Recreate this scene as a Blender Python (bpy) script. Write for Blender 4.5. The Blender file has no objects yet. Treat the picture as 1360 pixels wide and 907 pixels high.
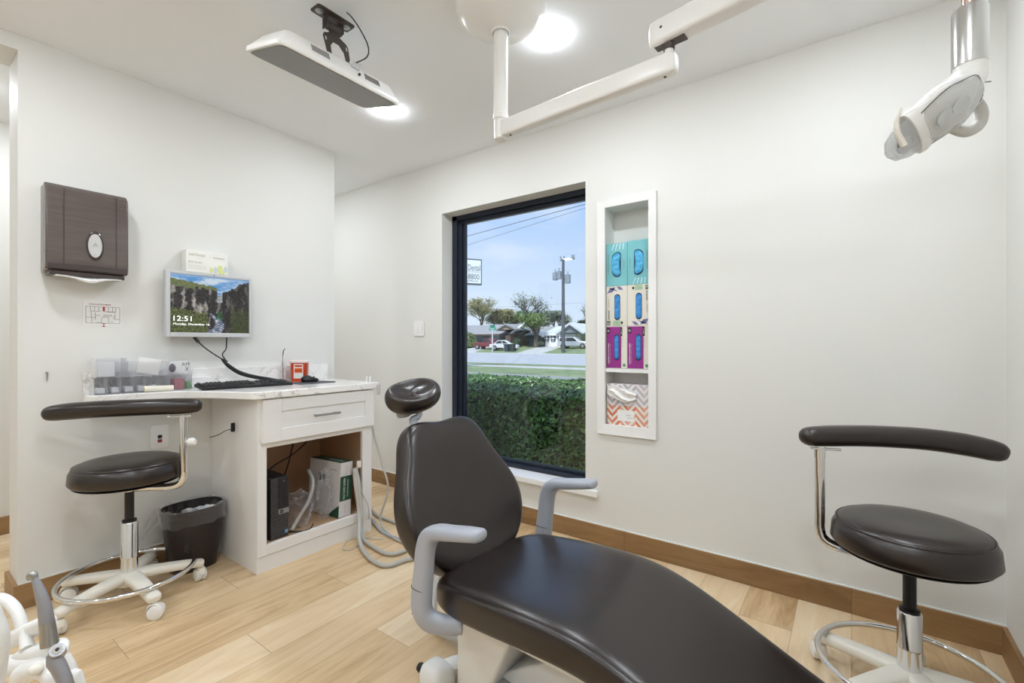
import bpy, math, random
from mathutils import Vector, Matrix, noise
random.seed(7)
C = bpy.context.scene.collection
SC = bpy.context.scene
PI = math.pi

# ---------------------------------------------------------------- camera
YAW = 36.09
cam_d = bpy.data.cameras.new('camera'); cam = bpy.data.objects.new('camera', cam_d); C.objects.link(cam)
cam_d.sensor_fit = 'HORIZONTAL'; cam_d.sensor_width = 36.0
cam_d.lens = 618.0/1360.0*36.0
cam_d.shift_y = -(453.5-456.0)/1360.0
cam_d.clip_start = 0.02; cam_d.clip_end = 400
cam.location = (0, 0, 1.13)
cam.rotation_euler = (PI/2, 0, math.radians(YAW))
SC.camera = cam
SC.view_settings.view_transform = 'Standard'; SC.view_settings.look = 'None'
SC.view_settings.gamma = 1.0; SC.view_settings.use_curve_mapping = False
SC.view_settings.exposure = 0.0

# ---------------------------------------------------------------- colour + nodes
def lin(c):
    if isinstance(c, str):
        c = c.lstrip('#'); c = [int(c[i:i+2], 16)/255 for i in (0, 2, 4)]
    return tuple((x/12.92 if x <= .04045 else ((x+.055)/1.055)**2.4) for x in c[:3]) + (1,)
def new_mat(name):
    m = bpy.data.materials.new(name); m.use_nodes = True
    nt = m.node_tree; b = nt.nodes['Principled BSDF']
    return m, nt, b
def mat(name, col, rough=.5, metal=0., spec=.5, bump=0., bscale=60., var=0., vscale=8., emit=None, es=1., coat=0., trans=0., ior=1.45, sub=0):
    m, nt, b = new_mat(name)
    b.inputs['Base Color'].default_value = lin(col)
    b.inputs['Roughness'].default_value = rough; b.inputs['Metallic'].default_value = metal
    b.inputs['Specular IOR Level'].default_value = spec; b.inputs['Coat Weight'].default_value = coat
    b.inputs['Coat Roughness'].default_value = .08
    b.inputs['Transmission Weight'].default_value = trans; b.inputs['IOR'].default_value = ior
    tc = nt.nodes.new('ShaderNodeTexCoord')
    if var:
        n = nt.nodes.new('ShaderNodeTexNoise'); n.inputs['Scale'].default_value = vscale; n.inputs['Detail'].default_value = 4
        nt.links.new(tc.outputs['Object'], n.inputs['Vector'])
        mx = nt.nodes.new('ShaderNodeMix'); mx.data_type = 'RGBA'
        l = lin(col); mx.inputs[6].default_value = tuple(x*(1-var) for x in l[:3])+(1,)
        mx.inputs[7].default_value = tuple(min(1, x*(1+var)) for x in l[:3])+(1,)
        nt.links.new(n.outputs['Fac'], mx.inputs[0]); nt.links.new(mx.outputs[2], b.inputs['Base Color'])
    if bump:
        n2 = nt.nodes.new('ShaderNodeTexNoise'); n2.inputs['Scale'].default_value = bscale; n2.inputs['Detail'].default_value = 3
        nt.links.new(tc.outputs['Object'], n2.inputs['Vector'])
        bp = nt.nodes.new('ShaderNodeBump'); bp.inputs['Strength'].default_value = bump; bp.inputs['Distance'].default_value = .002
        nt.links.new(n2.outputs['Fac'], bp.inputs['Height']); nt.links.new(bp.outputs['Normal'], b.inputs['Normal'])
    if emit:
        b.inputs['Emission Color'].default_value = lin(emit); b.inputs['Emission Strength'].default_value = es
    return m

# ---------------------------------------------------------------- world: bright hazy morning sky with thin cloud
w = bpy.data.worlds.new('sky'); SC.world = w; w.use_nodes = True
nt = w.node_tree; bg = nt.nodes['Background']
tc = nt.nodes.new('ShaderNodeTexCoord'); sp = nt.nodes.new('ShaderNodeSeparateXYZ')
nt.links.new(tc.outputs['Generated'], sp.inputs[0])
rp = nt.nodes.new('ShaderNodeValToRGB'); nt.links.new(sp.outputs['Z'], rp.inputs[0])
e = rp.color_ramp.elements; e[0].position = 0.; e[0].color = lin('#DCE8F8'); e[1].position = .75; e[1].color = lin('#9BBDEE')
k = e.new(.12); k.color = lin('#CFE0F8'); k = e.new(.30); k.color = lin('#ABCBF8')
mp = nt.nodes.new('ShaderNodeMapping'); mp.inputs['Scale'].default_value = (2.2, 2.2, 7.); nt.links.new(tc.outputs['Generated'], mp.inputs[0])
nz = nt.nodes.new('ShaderNodeTexNoise'); nz.inputs['Scale'].default_value = 1.7; nz.inputs['Detail'].default_value = 5; nt.links.new(mp.outputs[0], nz.inputs['Vector'])
r2 = nt.nodes.new('ShaderNodeValToRGB'); r2.color_ramp.elements[0].position = .48; r2.color_ramp.elements[1].position = .78; nt.links.new(nz.outputs['Fac'], r2.inputs[0])
mx = nt.nodes.new('ShaderNodeMix'); mx.data_type = 'RGBA'; mx.inputs[7].default_value = lin('#E8EDFA')
nt.links.new(r2.outputs[0], mx.inputs[0]); nt.links.new(rp.outputs[0], mx.inputs[6]); nt.links.new(mx.outputs[2], bg.inputs['Color'])
bg.inputs['Strength'].default_value = 1.15
# low soft sun from behind the building
sd = bpy.data.lights.new('sun', 'SUN'); sd.energy = 5.0; sd.angle = .2; sd.color = (1, .95, .88)
so = bpy.data.objects.new('sun', sd); C.objects.link(so); so.rotation_euler = (math.radians(38), 0, math.radians(20))

CEIL = 2.44
LAMP_W = 15.0
LAMPS = [(-1.042, 1.69), (-2.102, 1.70), (-2.102, .25), (-1.042, .25), (.0, .25), (-1.042, -1.2), (-2.102, -1.2), (0, -1.2), (-3.55, .25), (-3.55, 1.7), (-3.55, -1.2), (.0, 1.69)]

# ---------------------------------------------------------------- pixel helpers (a pixel of the 1360x907 frame plus a known plane -> a point of the room)
_c = math.cos(math.radians(YAW)); _s = math.sin(math.radians(YAW))
def ray(u, v):
    a = (u-680)/618.; return Vector((_c*a-_s, _s*a+_c, -(v-456)/618.))
O = Vector((0, 0, 1.13))
def onx(u, v, x): d = ray(u, v); return O+d*(x/d.x)
def ony(u, v, y): d = ray(u, v); return O+d*(y/d.y)
def onz(u, v, z): d = ray(u, v); return O+d*((z-1.13)/d.z)
def atd(u, v, d): return O+ray(u, v)*d

# ---------------------------------------------------------------- mesh builder
WM = {}
def wm(o): return WM.get(o.name, Matrix.Identity(4))
def catmull(pts, sub=6, closed=False):
    P = [Vector(p) for p in pts]; n = len(P); out = []
    rng = n if closed else n-1
    for i in range(rng):
        p1 = P[i]; p2 = P[(i+1) % n]
        p0 = P[i-1] if (closed or i > 0) else p1*2-p2
        p3 = P[(i+2) % n] if (closed or i+2 < n) else p2*2-p1
        for j in range(sub):
            t = j/sub
            out.append(.5*((2*p1)+(p2-p0)*t+(2*p0-5*p1+4*p2-p3)*t*t+(3*p1-p0-3*p2+p3)*t**3))
    if not closed: out.append(P[-1])
    return out
class MB:
    def __init__(s): s.v = []; s.f = []; s.mi = []
    def add(s, vs, fs, mi=0):
        o = len(s.v); s.v += [Vector(v) for v in vs]
        for f in fs: s.f.append(tuple(o+i for i in f)); s.mi.append(mi)
        return s
    def box(s, x0, x1, y0, y1, z0, z1, mi=0, m=None):
        vs = [Vector(p) for p in ((x0,y0,z0),(x1,y0,z0),(x1,y1,z0),(x0,y1,z0),(x0,y0,z1),(x1,y0,z1),(x1,y1,z1),(x0,y1,z1))]
        if m is not None: vs = [m@p for p in vs]
        return s.add(vs, [(0,3,2,1),(4,5,6,7),(0,1,5,4),(1,2,6,5),(2,3,7,6),(3,0,4,7)], mi)
    def loft(s, rings, caps=True, closed=True, mi=0, wrap=False):
        n = len(rings[0]); o = len(s.v)
        for r in rings: s.v += [Vector(p) for p in r]
        R = len(rings)
        for i in range(R if wrap else R-1):
            a = o+i*n; b = o+((i+1) % R)*n
            for j in range(n if closed else n-1):
                k = (j+1) % n; s.f.append((a+j, a+k, b+k, b+j)); s.mi.append(mi)
        if caps and not wrap:
            s.f.append(tuple(o+j for j in reversed(range(n)))); s.mi.append(mi)
            s.f.append(tuple(o+(R-1)*n+j for j in range(n))); s.mi.append(mi)
        return s
    def tube(s, pts, r, n=10, smooth=0, closed=False, caps=True, mi=0):
        P = catmull(pts, smooth, closed) if smooth else [Vector(p) for p in pts]
        m = len(P); rr = r if isinstance(r, (list, tuple)) else None
        def rad(i):
            if rr is None: return r
            t = i/(m-1)*(len(rr)-1); k = min(int(t), len(rr)-2); return rr[k]*(1-(t-k))+rr[k+1]*(t-k)
        T = []
        for i in range(m):
            a = P[(i-1) % m] if (closed or i > 0) else P[i]; b = P[(i+1) % m] if (closed or i < m-1) else P[i]
            T.append((b-a).normalized())
        up = Vector((0,0,1)) if abs(T[0].z) < .9 else Vector((1,0,0))
        N = (up-T[0]*up.dot(T[0])).normalized(); rings = []
        for i in range(m):
            N = N-T[i]*N.dot(T[i])
            if N.length < 1e-6: N = T[i].orthogonal()
            N.normalize(); B = T[i].cross(N)
            rings.append([P[i]+(N*math.cos(2*PI*j/n)+B*math.sin(2*PI*j/n))*rad(i) for j in range(n)])
        return s.loft(rings, caps=caps and not closed, mi=mi, wrap=closed)
    def cyl(s, p0, p1, r0, r1=None, n=24, mi=0):
        return s.tube([p0, p1], [r0, r0 if r1 is None else r1], n=n, mi=mi)
    def sweep(s, path, side, ra, rb, n=14, smooth=6, pw=2.0, mi=0):
        """side: constant side vector; ra half width along side, rb half thickness in plane"""
        P = catmull(path, smooth) if smooth else [Vector(p) for p in path]; m = len(P); side = Vector(side).normalized()
        def val(L, i):
            if not isinstance(L, (list, tuple)): return L
            t = i/(m-1)*(len(L)-1); k = min(int(t), len(L)-2); return L[k]*(1-(t-k))+L[k+1]*(t-k)
        rings = []
        for i in range(m):
            t = (P[min(i+1, m-1)]-P[max(i-1, 0)]).normalized(); sd = (side-t*side.dot(t)).normalized(); nn = t.cross(sd)
            r = []
            for j in range(n):
                a = 2*PI*j/n; ca, sa = math.cos(a), math.sin(a)
                x = math.copysign(abs(ca)**(2/pw), ca); y = math.copysign(abs(sa)**(2/pw), sa)
                r.append(P[i]+sd*val(ra, i)*x+nn*val(rb, i)*y)
            rings.append(r)
        return s.loft(rings, mi=mi)
    def lathe(s, prof, c=(0,0,0), n=32, m=None, sx=1, sy=1, mi=0, caps=True):
        c = Vector(c); rings = []
        for r, z in prof:
            ring = [Vector((r*sx*math.cos(2*PI*j/n), r*sy*math.sin(2*PI*j/n), z)) for j in range(n)]
            if m is not None: ring = [m@p for p in ring]
            rings.append([p+c for p in ring])
        return s.loft(rings, caps=caps, mi=mi)
    def prism(s, poly, fn, w0, w1, mi=0):
        """poly: list of (a,b); fn(a,b,w)->xyz"""
        return s.loft([[fn(a, b, w0) for a, b in poly], [fn(a, b, w1) for a, b in poly]], mi=mi)
    def sphere(s, c, r, sc=(1,1,1), n=16, k=10, m=None, mi=0):
        prof = [(max(1e-4, math.sin(PI*i/k))*r, -math.cos(PI*i/k)*r) for i in range(k+1)]
        mm = Matrix.Diagonal((sc[0], sc[1], sc[2])) if m is None else m.to_3x3()@Matrix.Diagonal((sc[0], sc[1], sc[2]))
        return s.lathe(prof, c, n, m=mm, mi=mi)
    def xf(s, m): s.v = [m@p for p in s.v]; return s
    def build(s, name, mats, parent=None, label=None, cat=None, group=None, kind=None, bevel=0, bseg=2, sub=0, smooth=True, auto=40, solid=0, location=None):
        if not isinstance(mats, (list, tuple)): mats = [mats]
        if parent is not None: inv = wm(parent).inverted()
        else:
            xs = [p.x for p in s.v]; ys = [p.y for p in s.v]; zs = [p.z for p in s.v]
            L = Vector(((min(xs)+max(xs))/2, (min(ys)+max(ys))/2, min(zs))) if location is None else Vector(location)
            inv = Matrix.Translation(-L)
        me = bpy.data.meshes.new(name)
        me.from_pydata([inv@p for p in s.v], [], s.f)
        for m in mats: me.materials.append(m)
        for p, mi in zip(me.polygons, s.mi): p.material_index = mi; p.use_smooth = bool(smooth)
        me.validate(); me.update()
        import bmesh
        bm = bmesh.new(); bm.from_mesh(me)
        if len(bm.verts) < 30000: bmesh.ops.recalc_face_normals(bm, faces=bm.faces)
        if smooth and auto:
            for ed in bm.edges:
                if len(ed.link_faces) == 2 and ed.calc_face_angle(0) > math.radians(auto): ed.smooth = False
        bm.to_mesh(me); bm.free()
        o = bpy.data.objects.new(name, me); C.objects.link(o)
        if parent is not None: o.parent = parent; WM[o.name] = wm(parent).copy()
        else: o.location = L; WM[o.name] = Matrix.Translation(L)
        if bevel:
            b = o.modifiers.new('bevel', 'BEVEL'); b.width = bevel; b.segments = bseg; b.limit_method = 'ANGLE'; b.angle_limit = math.radians(35)
            b.harden_normals = False
        if sub:
            b = o.modifiers.new('subd', 'SUBSURF'); b.levels = sub; b.render_levels = sub
        props(o, label, cat, group, kind)
        return o
def props(o, label=None, cat=None, group=None, kind=None):
    if label: o['label'] = label
    if cat: o['category'] = cat
    if group: o['group'] = group
    if kind: o['kind'] = kind
def thing(name, label, cat, loc=(0,0,0), rz=0, group=None, kind=None):
    o = bpy.data.objects.new(name, None); C.objects.link(o); o.location = loc; o.rotation_euler = (0,0,rz)
    o.empty_display_size = .1
    WM[o.name] = Matrix.Translation(Vector(loc))@Matrix.Rotation(rz, 4, 'Z')
    props(o, label, cat, group, kind); return o
def frame(o, right, up):
    """4x4 with local x=right, y=up, z=normal, origin o"""
    r = Vector(right).normalized(); u = Vector(up); u = (u-r*u.dot(r)).normalized(); n = r.cross(u)
    m = Matrix((r, u, n)).transposed().to_4x4(); m.translation = Vector(o); return m
def text(s, width, height, m, material, parent, name='lettering', bold=0, ext=.0002, label=None):
    """flat lettering centred on frame m, fitted to width x height"""
    cu = bpy.data.curves.new(name, 'FONT'); cu.body = s; cu.size = 1; cu.extrude = 0; cu.offset = bold; cu.resolution_u = 2
    cu.align_x = 'CENTER'; cu.align_y = 'CENTER'
    t = bpy.data.objects.new('tmp', cu); C.objects.link(t)
    bpy.context.view_layer.update()
    me = bpy.data.meshes.new_from_object(t.evaluated_get(bpy.context.evaluated_depsgraph_get()))
    C.objects.unlink(t); bpy.data.objects.remove(t)
    xs = [v.co.x for v in me.vertices]; ys = [v.co.y for v in me.vertices]
    if not xs: return None
    cx, cy = (min(xs)+max(xs))/2, (min(ys)+max(ys))/2; W = max(xs)-min(xs); H = max(ys)-min(ys)
    inv = wm(parent).inverted()
    for v in me.vertices:
        v.co = inv@(m@Vector(((v.co.x-cx)*width/W, (v.co.y-cy)*height/H, ext)))
    me.materials.clear(); me.materials.append(material); me.name = name
    o = bpy.data.objects.new(name, me); C.objects.link(o); o.parent = parent; WM[o.name] = wm(parent).copy()
    if label: o['label'] = label
    return o
def pillow(outline, rings, fn, cen=(0, 0)):
    """outline [(a,b)], rings [(scale, w)], fn(a,b,w)->point"""
    m = MB(); R = []
    for sc, wv in rings: R.append([fn(cen[0]+(a-cen[0])*sc, cen[1]+(b-cen[1])*sc, wv) for a, b in outline])
    return m.loft(R)
def superell(a, b, n=32, p=3.0, ca=0, cb=0):
    out = []
    for j in range(n):
        t = 2*PI*j/n; c_, s_ = math.cos(t), math.sin(t)
        out.append((ca+a*math.copysign(abs(c_)**(2/p), c_), cb+b*math.copysign(abs(s_)**(2/p), s_)))
    return out

# ---------------------------------------------------------------- materials
M_wall = mat('wall_paint', '#E4E3DE', .65, bump=.04, bscale=180)
M_ceil = mat('ceiling_paint', '#F6F8FA', .75, bump=.04, bscale=120)
M_white = mat('white_lacquer', '#F1F0EE', .3)
M_plastic = mat('white_plastic', '#F0EFEC', .28)
M_cream = mat('off_white_plastic', '#E9E4D8', .32)
M_greyp = mat('light_grey_plastic', '#A9ADB6', .32)
M_chrome = mat('chrome', '#E6E6E6', .09, metal=1)
M_steel = mat('brushed_steel', '#A6A6A6', .3, metal=1)
M_black = mat('black_plastic', '#1B1A1C', .4)
M_dark = mat('dark_bracket', '#4A403C', .45)
M_frame = mat('window_frame_dark', '#1F2633', .3)
M_paper = mat('white_paper', '#F2F1EE', .8)
M_ink = mat('black_ink', '#2A2A2A', .7)
M_greyink = mat('grey_ink', '#9A9A98', .7)
M_lamp = mat('lamp_diffuser', '#FFFFFF', .5, emit='#ECF3FB', es=6.0)
def leather(name, col, rough):
    m, nt, b = new_mat(name)
    b.inputs['Base Color'].default_value = lin(col); b.inputs['Roughness'].default_value = rough
    tc = nt.nodes.new('ShaderNodeTexCoord')
    v = nt.nodes.new('ShaderNodeTexVoronoi'); v.inputs['Scale'].default_value = 420; nt.links.new(tc.outputs['Object'], v.inputs['Vector'])
    n = nt.nodes.new('ShaderNodeTexNoise'); n.inputs['Scale'].default_value = 18; n.inputs['Detail'].default_value = 6; nt.links.new(tc.outputs['Object'], n.inputs['Vector'])
    ad = nt.nodes.new('ShaderNodeMath'); ad.operation = 'ADD'; nt.links.new(v.outputs['Distance'], ad.inputs[0]); nt.links.new(n.outputs['Fac'], ad.inputs[1])
    bp = nt.nodes.new('ShaderNodeBump'); bp.inputs['Strength'].default_value = .12; bp.inputs['Distance'].default_value = .0006
    b.inputs['Specular IOR Level'].default_value = .65
    nt.links.new(ad.outputs[0], bp.inputs['Height']); nt.links.new(bp.outputs['Normal'], b.inputs['Normal'])
    return m
M_leather = leather('dark_brown_leather', '#1D130F', .29)
M_vinyl = leather('dark_brown_vinyl', '#211712', .30)

def planks(name, cols, pw, pl, axis='Y', rough=.35, bumpy=.15):
    """wood planks laid along an axis: each plank its own tone, grain along it"""
    m, nt, b = new_mat(name); N = nt.nodes; L = nt.links
    tc = N.new('ShaderNodeTexCoord'); sp = N.new('ShaderNodeSeparateXYZ'); L.new(tc.outputs['Object'], sp.inputs[0])
    A, B = (sp.outputs['X'], sp.outputs['Y']) if axis == 'Y' else (sp.outputs['Z'], sp.outputs['Y'])
    if axis == 'X': A, B = sp.outputs['Z'], sp.outputs['X']
    def math_(op, a, b_=None):
        n = N.new('ShaderNodeMath'); n.operation = op
        for i, q in enumerate((a, b_)):
            if q is None: continue
            if isinstance(q, (int, float)): n.inputs[i].default_value = q
            else: L.new(q, n.inputs[i])
        return n.outputs[0]
    row = math_('DIVIDE', A, pw); ri = math_('FLOOR', row); rf = math_('FRACT', row)
    off = math_('FRACT', math_('MULTIPLY', ri, .37)); col = math_('ADD', math_('DIVIDE', B, pl), off); ci = math_('FLOOR', col); cf = math_('FRACT', col)
    cb = N.new('ShaderNodeCombineXYZ'); L.new(ri, cb.inputs[0]); L.new(ci, cb.inputs[1])
    wn = N.new('ShaderNodeTexWhiteNoise'); wn.noise_dimensions = '3D'; L.new(cb.outputs[0], wn.inputs['Vector'])
    g = N.new('ShaderNodeCombineXYZ'); L.new(math_('MULTIPLY', A, 9.), g.inputs[0]); L.new(math_('ADD', math_('MULTIPLY', B, 1.1), math_('MULTIPLY', wn.outputs['Value'], 17)), g.inputs[1])
    L.new(math_('MULTIPLY', wn.outputs['Value'], 31), g.inputs[2])
    n1 = N.new('ShaderNodeTexNoise'); n1.inputs['Scale'].default_value = 1.6; n1.inputs['Detail'].default_value = 9; n1.inputs['Roughness'].default_value = .68; n1.inputs['Distortion'].default_value = 1.2
    L.new(g.outputs[0], n1.inputs['Vector'])
    mixv = math_('ADD', math_('MULTIPLY', n1.outputs['Fac'], .75), math_('MULTIPLY', wn.outputs['Value'], .34))
    r = N.new('ShaderNodeValToRGB'); L.new(mixv, r.inputs[0])
    el = r.color_ramp.elements; el[0].position = .25; el[0].color = lin(cols[0]); el[1].position = .85; el[1].color = lin(cols[-1])
    for i, c in enumerate(cols[1:-1]): q = el.new(.25+.6*(i+1)/(len(cols)-1)); q.color = lin(c)
    seam = math_('MAXIMUM', math_('LESS_THAN', rf, .012*.18/pw), math_('LESS_THAN', cf, .0022*1.2/pl))
    mx = N.new('ShaderNodeMix'); mx.data_type = 'RGBA'; L.new(math_('MULTIPLY', seam, .55), mx.inputs[0]); L.new(r.outputs[0], mx.inputs[6]); mx.inputs[7].default_value = lin(cols[0])
    mx.inputs[7].default_value = tuple(x*.45 for x in lin(cols[0])[:3])+(1,)
    L.new(mx.outputs[2], b.inputs['Base Color'])
    bp = N.new('ShaderNodeBump'); bp.inputs['Strength'].default_value = bumpy; bp.inputs['Distance'].default_value = .001
    L.new(math_('SUBTRACT', n1.outputs['Fac'], seam), bp.inputs['Height']); L.new(bp.outputs['Normal'], b.inputs['Normal'])
    b.inputs['Roughness'].default_value = rough
    return m
M_floor = planks('oak_plank_floor', ['#AD8A61', '#D6B88E', '#E4CBA6', '#EEDDC2'], .19, 1.22, 'Y', .36)
M_base_x = planks('wood_baseboard_x', ['#6A4E30', '#8C6B45', '#A28057', '#B2936B'], .4, 1.0, 'X', .45)
M_base_y = planks('wood_baseboard_y', ['#6A4E30', '#8C6B45', '#A28057', '#B2936B'], .4, 1.0, 'YZ', .45)

# ---------------------------------------------------------------- room shell
WX = -2.857; WY = 2.42; RX = .455; FX = -4.06; BY = -2.6
def st(name, mb, m, **k): return mb.build(name, m, kind='structure', **k)
st('floor', MB().box(FX-.2, RX+.2, BY-.2, WY+.25, -.1, 0), M_floor, smooth=False, location=(0,0,0))
st('ceiling', MB().box(FX-.2, RX+.2, BY-.2, WY+.25, CEIL, CEIL+.15), M_ceil, smooth=False)
# window wall with the window opening and the niche opening
WL, WR, WB, WT = -2.39, -1.239, .297, 2.066
NL, NR, NB, NT = -1.118, -.862, .672, 1.89
w_ = MB(); T = WY+.22
w_.box(FX-.2, WL, WY, T, 0, CEIL); w_.box(WL, WR, WY, T, 0, WB-.034); w_.box(WL, WR, WY, T, WT, CEIL)
w_.box(WR, NL, WY, T, 0, CEIL); w_.box(NL, NR, WY, T, 0, NB); w_.box(NL, NR, WY, T, NT, CEIL); w_.box(NR, RX+.2, WY, T, 0, CEIL)
w_.box(NL, NR, WY+.125, T, NB, NT)
st('wall_back', w_, M_wall, smooth=False)
st('wall_right', MB().box(RX, RX+.2, BY-.2, WY, 0, CEIL), M_wall, smooth=False)
st('wall_left', MB().box(-3.06, WX, .36, 1.856, 0, CEIL), M_wall, smooth=False)
st('trim_1', MB().box(-3.06, WX, BY, .36, 2.375, CEIL), M_wall, smooth=False)
st('wall_far_left', MB().box(FX-.2, FX, BY-.2, WY, 0, CEIL), M_wall, smooth=False)
st('wall_front', MB().box(FX, RX, BY-.2, BY, 0, CEIL), M_wall, smooth=False)
BH = .105; BT = .014
st('baseboard_back', MB().box(FX, RX, WY-BT, WY, 0, BH), M_base_x, bevel=.002, smooth=False, location=(0,0,0))
st('baseboard_right', MB().box(RX-BT, RX, BY, WY-BT, 0, BH), M_base_y, smooth=False, location=(0,0,0))
b_ = MB().box(WX, WX+BT, .36-BT, 1.10, 0, BH); b_.box(-3.06-BT, WX, .36-BT, .36, 0, BH); b_.box(-3.06-BT, -3.06, .36, 1.856, 0, BH)
st('baseboard_left', b_, M_base_y, smooth=False, location=(0,0,0))
st('baseboard_far_left', MB().box(FX, FX+BT, BY, WY-BT, 0, BH), M_base_y, smooth=False, location=(0,0,0))
st('trim_2', MB().box(FX, RX, WY-BT*.7, WY, BH, BH+.004), M_wall, smooth=False)
st('trim_3', MB().box(WX, WX+BT*.7, .36, 1.10, BH, BH+.004), M_wall, smooth=False)

# window: dark frame, glass, white sill board
wf = MB(); y0, y1 = WY+.105, WY+.165
SL, SR, TP, BM = .098, .05, .062, .045
wf.box(WL, WL+.045, y0, y1, WB, WT); wf.box(WL+.045, WL+.075, y0+.02, y1, WB, WT); wf.box(WL+.075, WL+SL, y0+.035, y1, WB, WT)
wf.box(WR-SR, WR, y0, y1, WB, WT)
wf.box(WL, WR, y0, y1, WT-.034, WT); wf.box(WL, WR, y0+.03, y1, WT-TP, WT-.034)
wf.box(WL, WR, y0, y1, WB, WB+.026); wf.box(WL, WR, y0+.03, y1, WB+.026, WB+BM)
win = wf.build('window_1', M_frame, kind='structure', smooth=False, bevel=.0015)
mg, ntg, bgx = new_mat('window_glass')
ntg.nodes.remove(bgx); outn = ntg.nodes['Material Output']
tr = ntg.nodes.new('ShaderNodeBsdfTransparent'); tr.inputs[0].default_value = (.90, .95, .965, 1)
gl = ntg.nodes.new('ShaderNodeBsdfGlossy'); gl.inputs['Roughness'].default_value = 0.0
fr = ntg.nodes.new('ShaderNodeLayerWeight'); fr.inputs['Blend'].default_value = .5
fp = ntg.nodes.new('ShaderNodeMath'); fp.operation = 'POWER'; ntg.links.new(fr.outputs['Facing'], fp.inputs[0]); fp.inputs[1].default_value = 5
fq = ntg.nodes.new('ShaderNodeMath'); fq.operation = 'MULTIPLY_ADD'; ntg.links.new(fp.outputs[0], fq.inputs[0]); fq.inputs[1].default_value = .9; fq.inputs[2].default_value = .07
mxs = ntg.nodes.new('ShaderNodeMixShader'); ntg.links.new(fq.outputs[0], mxs.inputs[0]); ntg.links.new(tr.outputs[0], mxs.inputs[1]); ntg.links.new(gl.outputs[0], mxs.inputs[2]); ntg.links.new(mxs.outputs[0], outn.inputs[0])
M_glass = mg
MB().add([(WL+SL-.01, y0+.045, WB+BM-.01), (WR-SR+.01, y0+.045, WB+BM-.01), (WR-SR+.01, y0+.045, WT-TP+.01), (WL+SL-.01, y0+.045, WT-TP+.01)], [(0,1,2,3)]).build('glass_pane', M_glass, win, smooth=False)
sill = MB().box(WL, WR, WY, WY+.13, WB-.034, WB); sill.box(WL-.075, WR+.085, WY-.035, WY, WB-.034, WB)
st('trim_4', sill, M_white, bevel=.003, smooth=False)

# ---------------------------------------------------------------- recessed ceiling lights
M_lamp.node_tree.nodes['Principled BSDF'].inputs['Emission Strength'].default_value = 178.0
lamp_names = {0: 'round recessed ceiling light beside the round ceiling canopy', 1: 'round recessed ceiling light partly behind the hanging monitor'}
for i, (x, y) in enumerate(LAMPS):  # lamps without an entry in lamp_names are unseen, added to light the room
    t = thing('recessed_light', lamp_names.get(i, 'unseen round recessed ceiling light, added to light the room'), 'ceiling light', (x, y, CEIL), group='recessed ceiling lights')
    MB().lathe([(.075, -.001), (.076, -.004), (.067, -.0045)], (x, y, CEIL), 40, caps=False).build('trim_ring', M_plastic, t)
    MB().lathe([(.067, -.003), (.066, -.007), (.058, -.0110), (.0001, -.0118)], (x, y, CEIL), 40, caps=False).build('lens', M_lamp, t, smooth=False)

# ---------------------------------------------------------------- desk cabinet
CX = -2.335; CY0, CY1 = 1.100, 1.768; CT = .858
M_cab = mat('painted_cabinet', '#EFEDEA', .35)
M_ply = mat('maple_plywood', '#C6A380', .5, var=.12, vscale=5)
cab = thing('desk_cabinet', 'white painted cabinet with one drawer over an open compartment, under the marble desktop', 'cabinet', (CX, (CY0+CY1)/2, 0))
b = MB(); xb = WX+.002
b.box(xb, CX-.02, CY0, CY0+.02, 0, CT); b.box(xb, CX-.02, CY1-.02, CY1, 0, CT)
b.box(xb, CX-.02, CY0+.02, CY1-.02, CT-.02, CT)
b.box(CX-.02, CX, CY0, CY0+.045, .082, CT); b.box(CX-.02, CX, CY1-.065, CY1, .082, CT)
b.box(CX-.02, CX, CY0+.045, CY1-.065, .082, .132); b.box(CX-.02, CX, CY0+.045, CY1-.065, .612, CT)
b.box(CX-.035, CX-.02, CY0+.02, CY1-.02, 0, .112)
b.box(CX-.02, CX-.006, CY0, CY1, 0, .08)
b.build('carcass', M_cab, cab, smooth=False, bevel=.0015)
b = MB(); b.box(xb, CX-.021, CY0+.021, CY1-.021, .112, .128); b.box(xb, xb+.008, CY0+.021, CY1-.021, .128, CT-.021)
b.box(xb, CX-.021, CY0+.021, CY0+.024, .128, CT-.021); b.box(xb, CX-.021, CY1-.024, CY1-.021, .128, CT-.021)
b.box(xb, CX-.021, CY0+.024, CY1-.024, .64, .65)
b.build('interior_lining', M_ply, cab, smooth=False)
dy0, dy1, dz0, dz1 = CY0+.018, CY1+.002, .640, .853
d = MB(); q = .062
d.box(CX+.001, CX+.013, dy0, dy1, dz0, dz1)
d.box(CX+.013, CX+.020, dy0, dy0+q+.03, dz0, dz1); d.box(CX+.013, CX+.020, dy1-q, dy1, dz0, dz1)
d.box(CX+.013, CX+.020, dy0+q+.03, dy1-q, dz1-q, dz1); d.box(CX+.013, CX+.020, dy0+q+.03, dy1-q, dz0, dz0+q)
dr = d.build('drawer', M_cab, cab, smooth=False, bevel=.001)
h = MB(); h.cyl((CX+.045, 1.375, .747), (CX+.045, 1.525, .747), .006, n=12); h.cyl((CX+.013, 1.392, .747), (CX+.045, 1.392, .747), .004, n=10); h.cyl((CX+.013, 1.508, .747), (CX+.045, 1.508, .747), .004, n=10)
h.build('handle', M_steel, dr, label='slim chrome bar handle')

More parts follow.
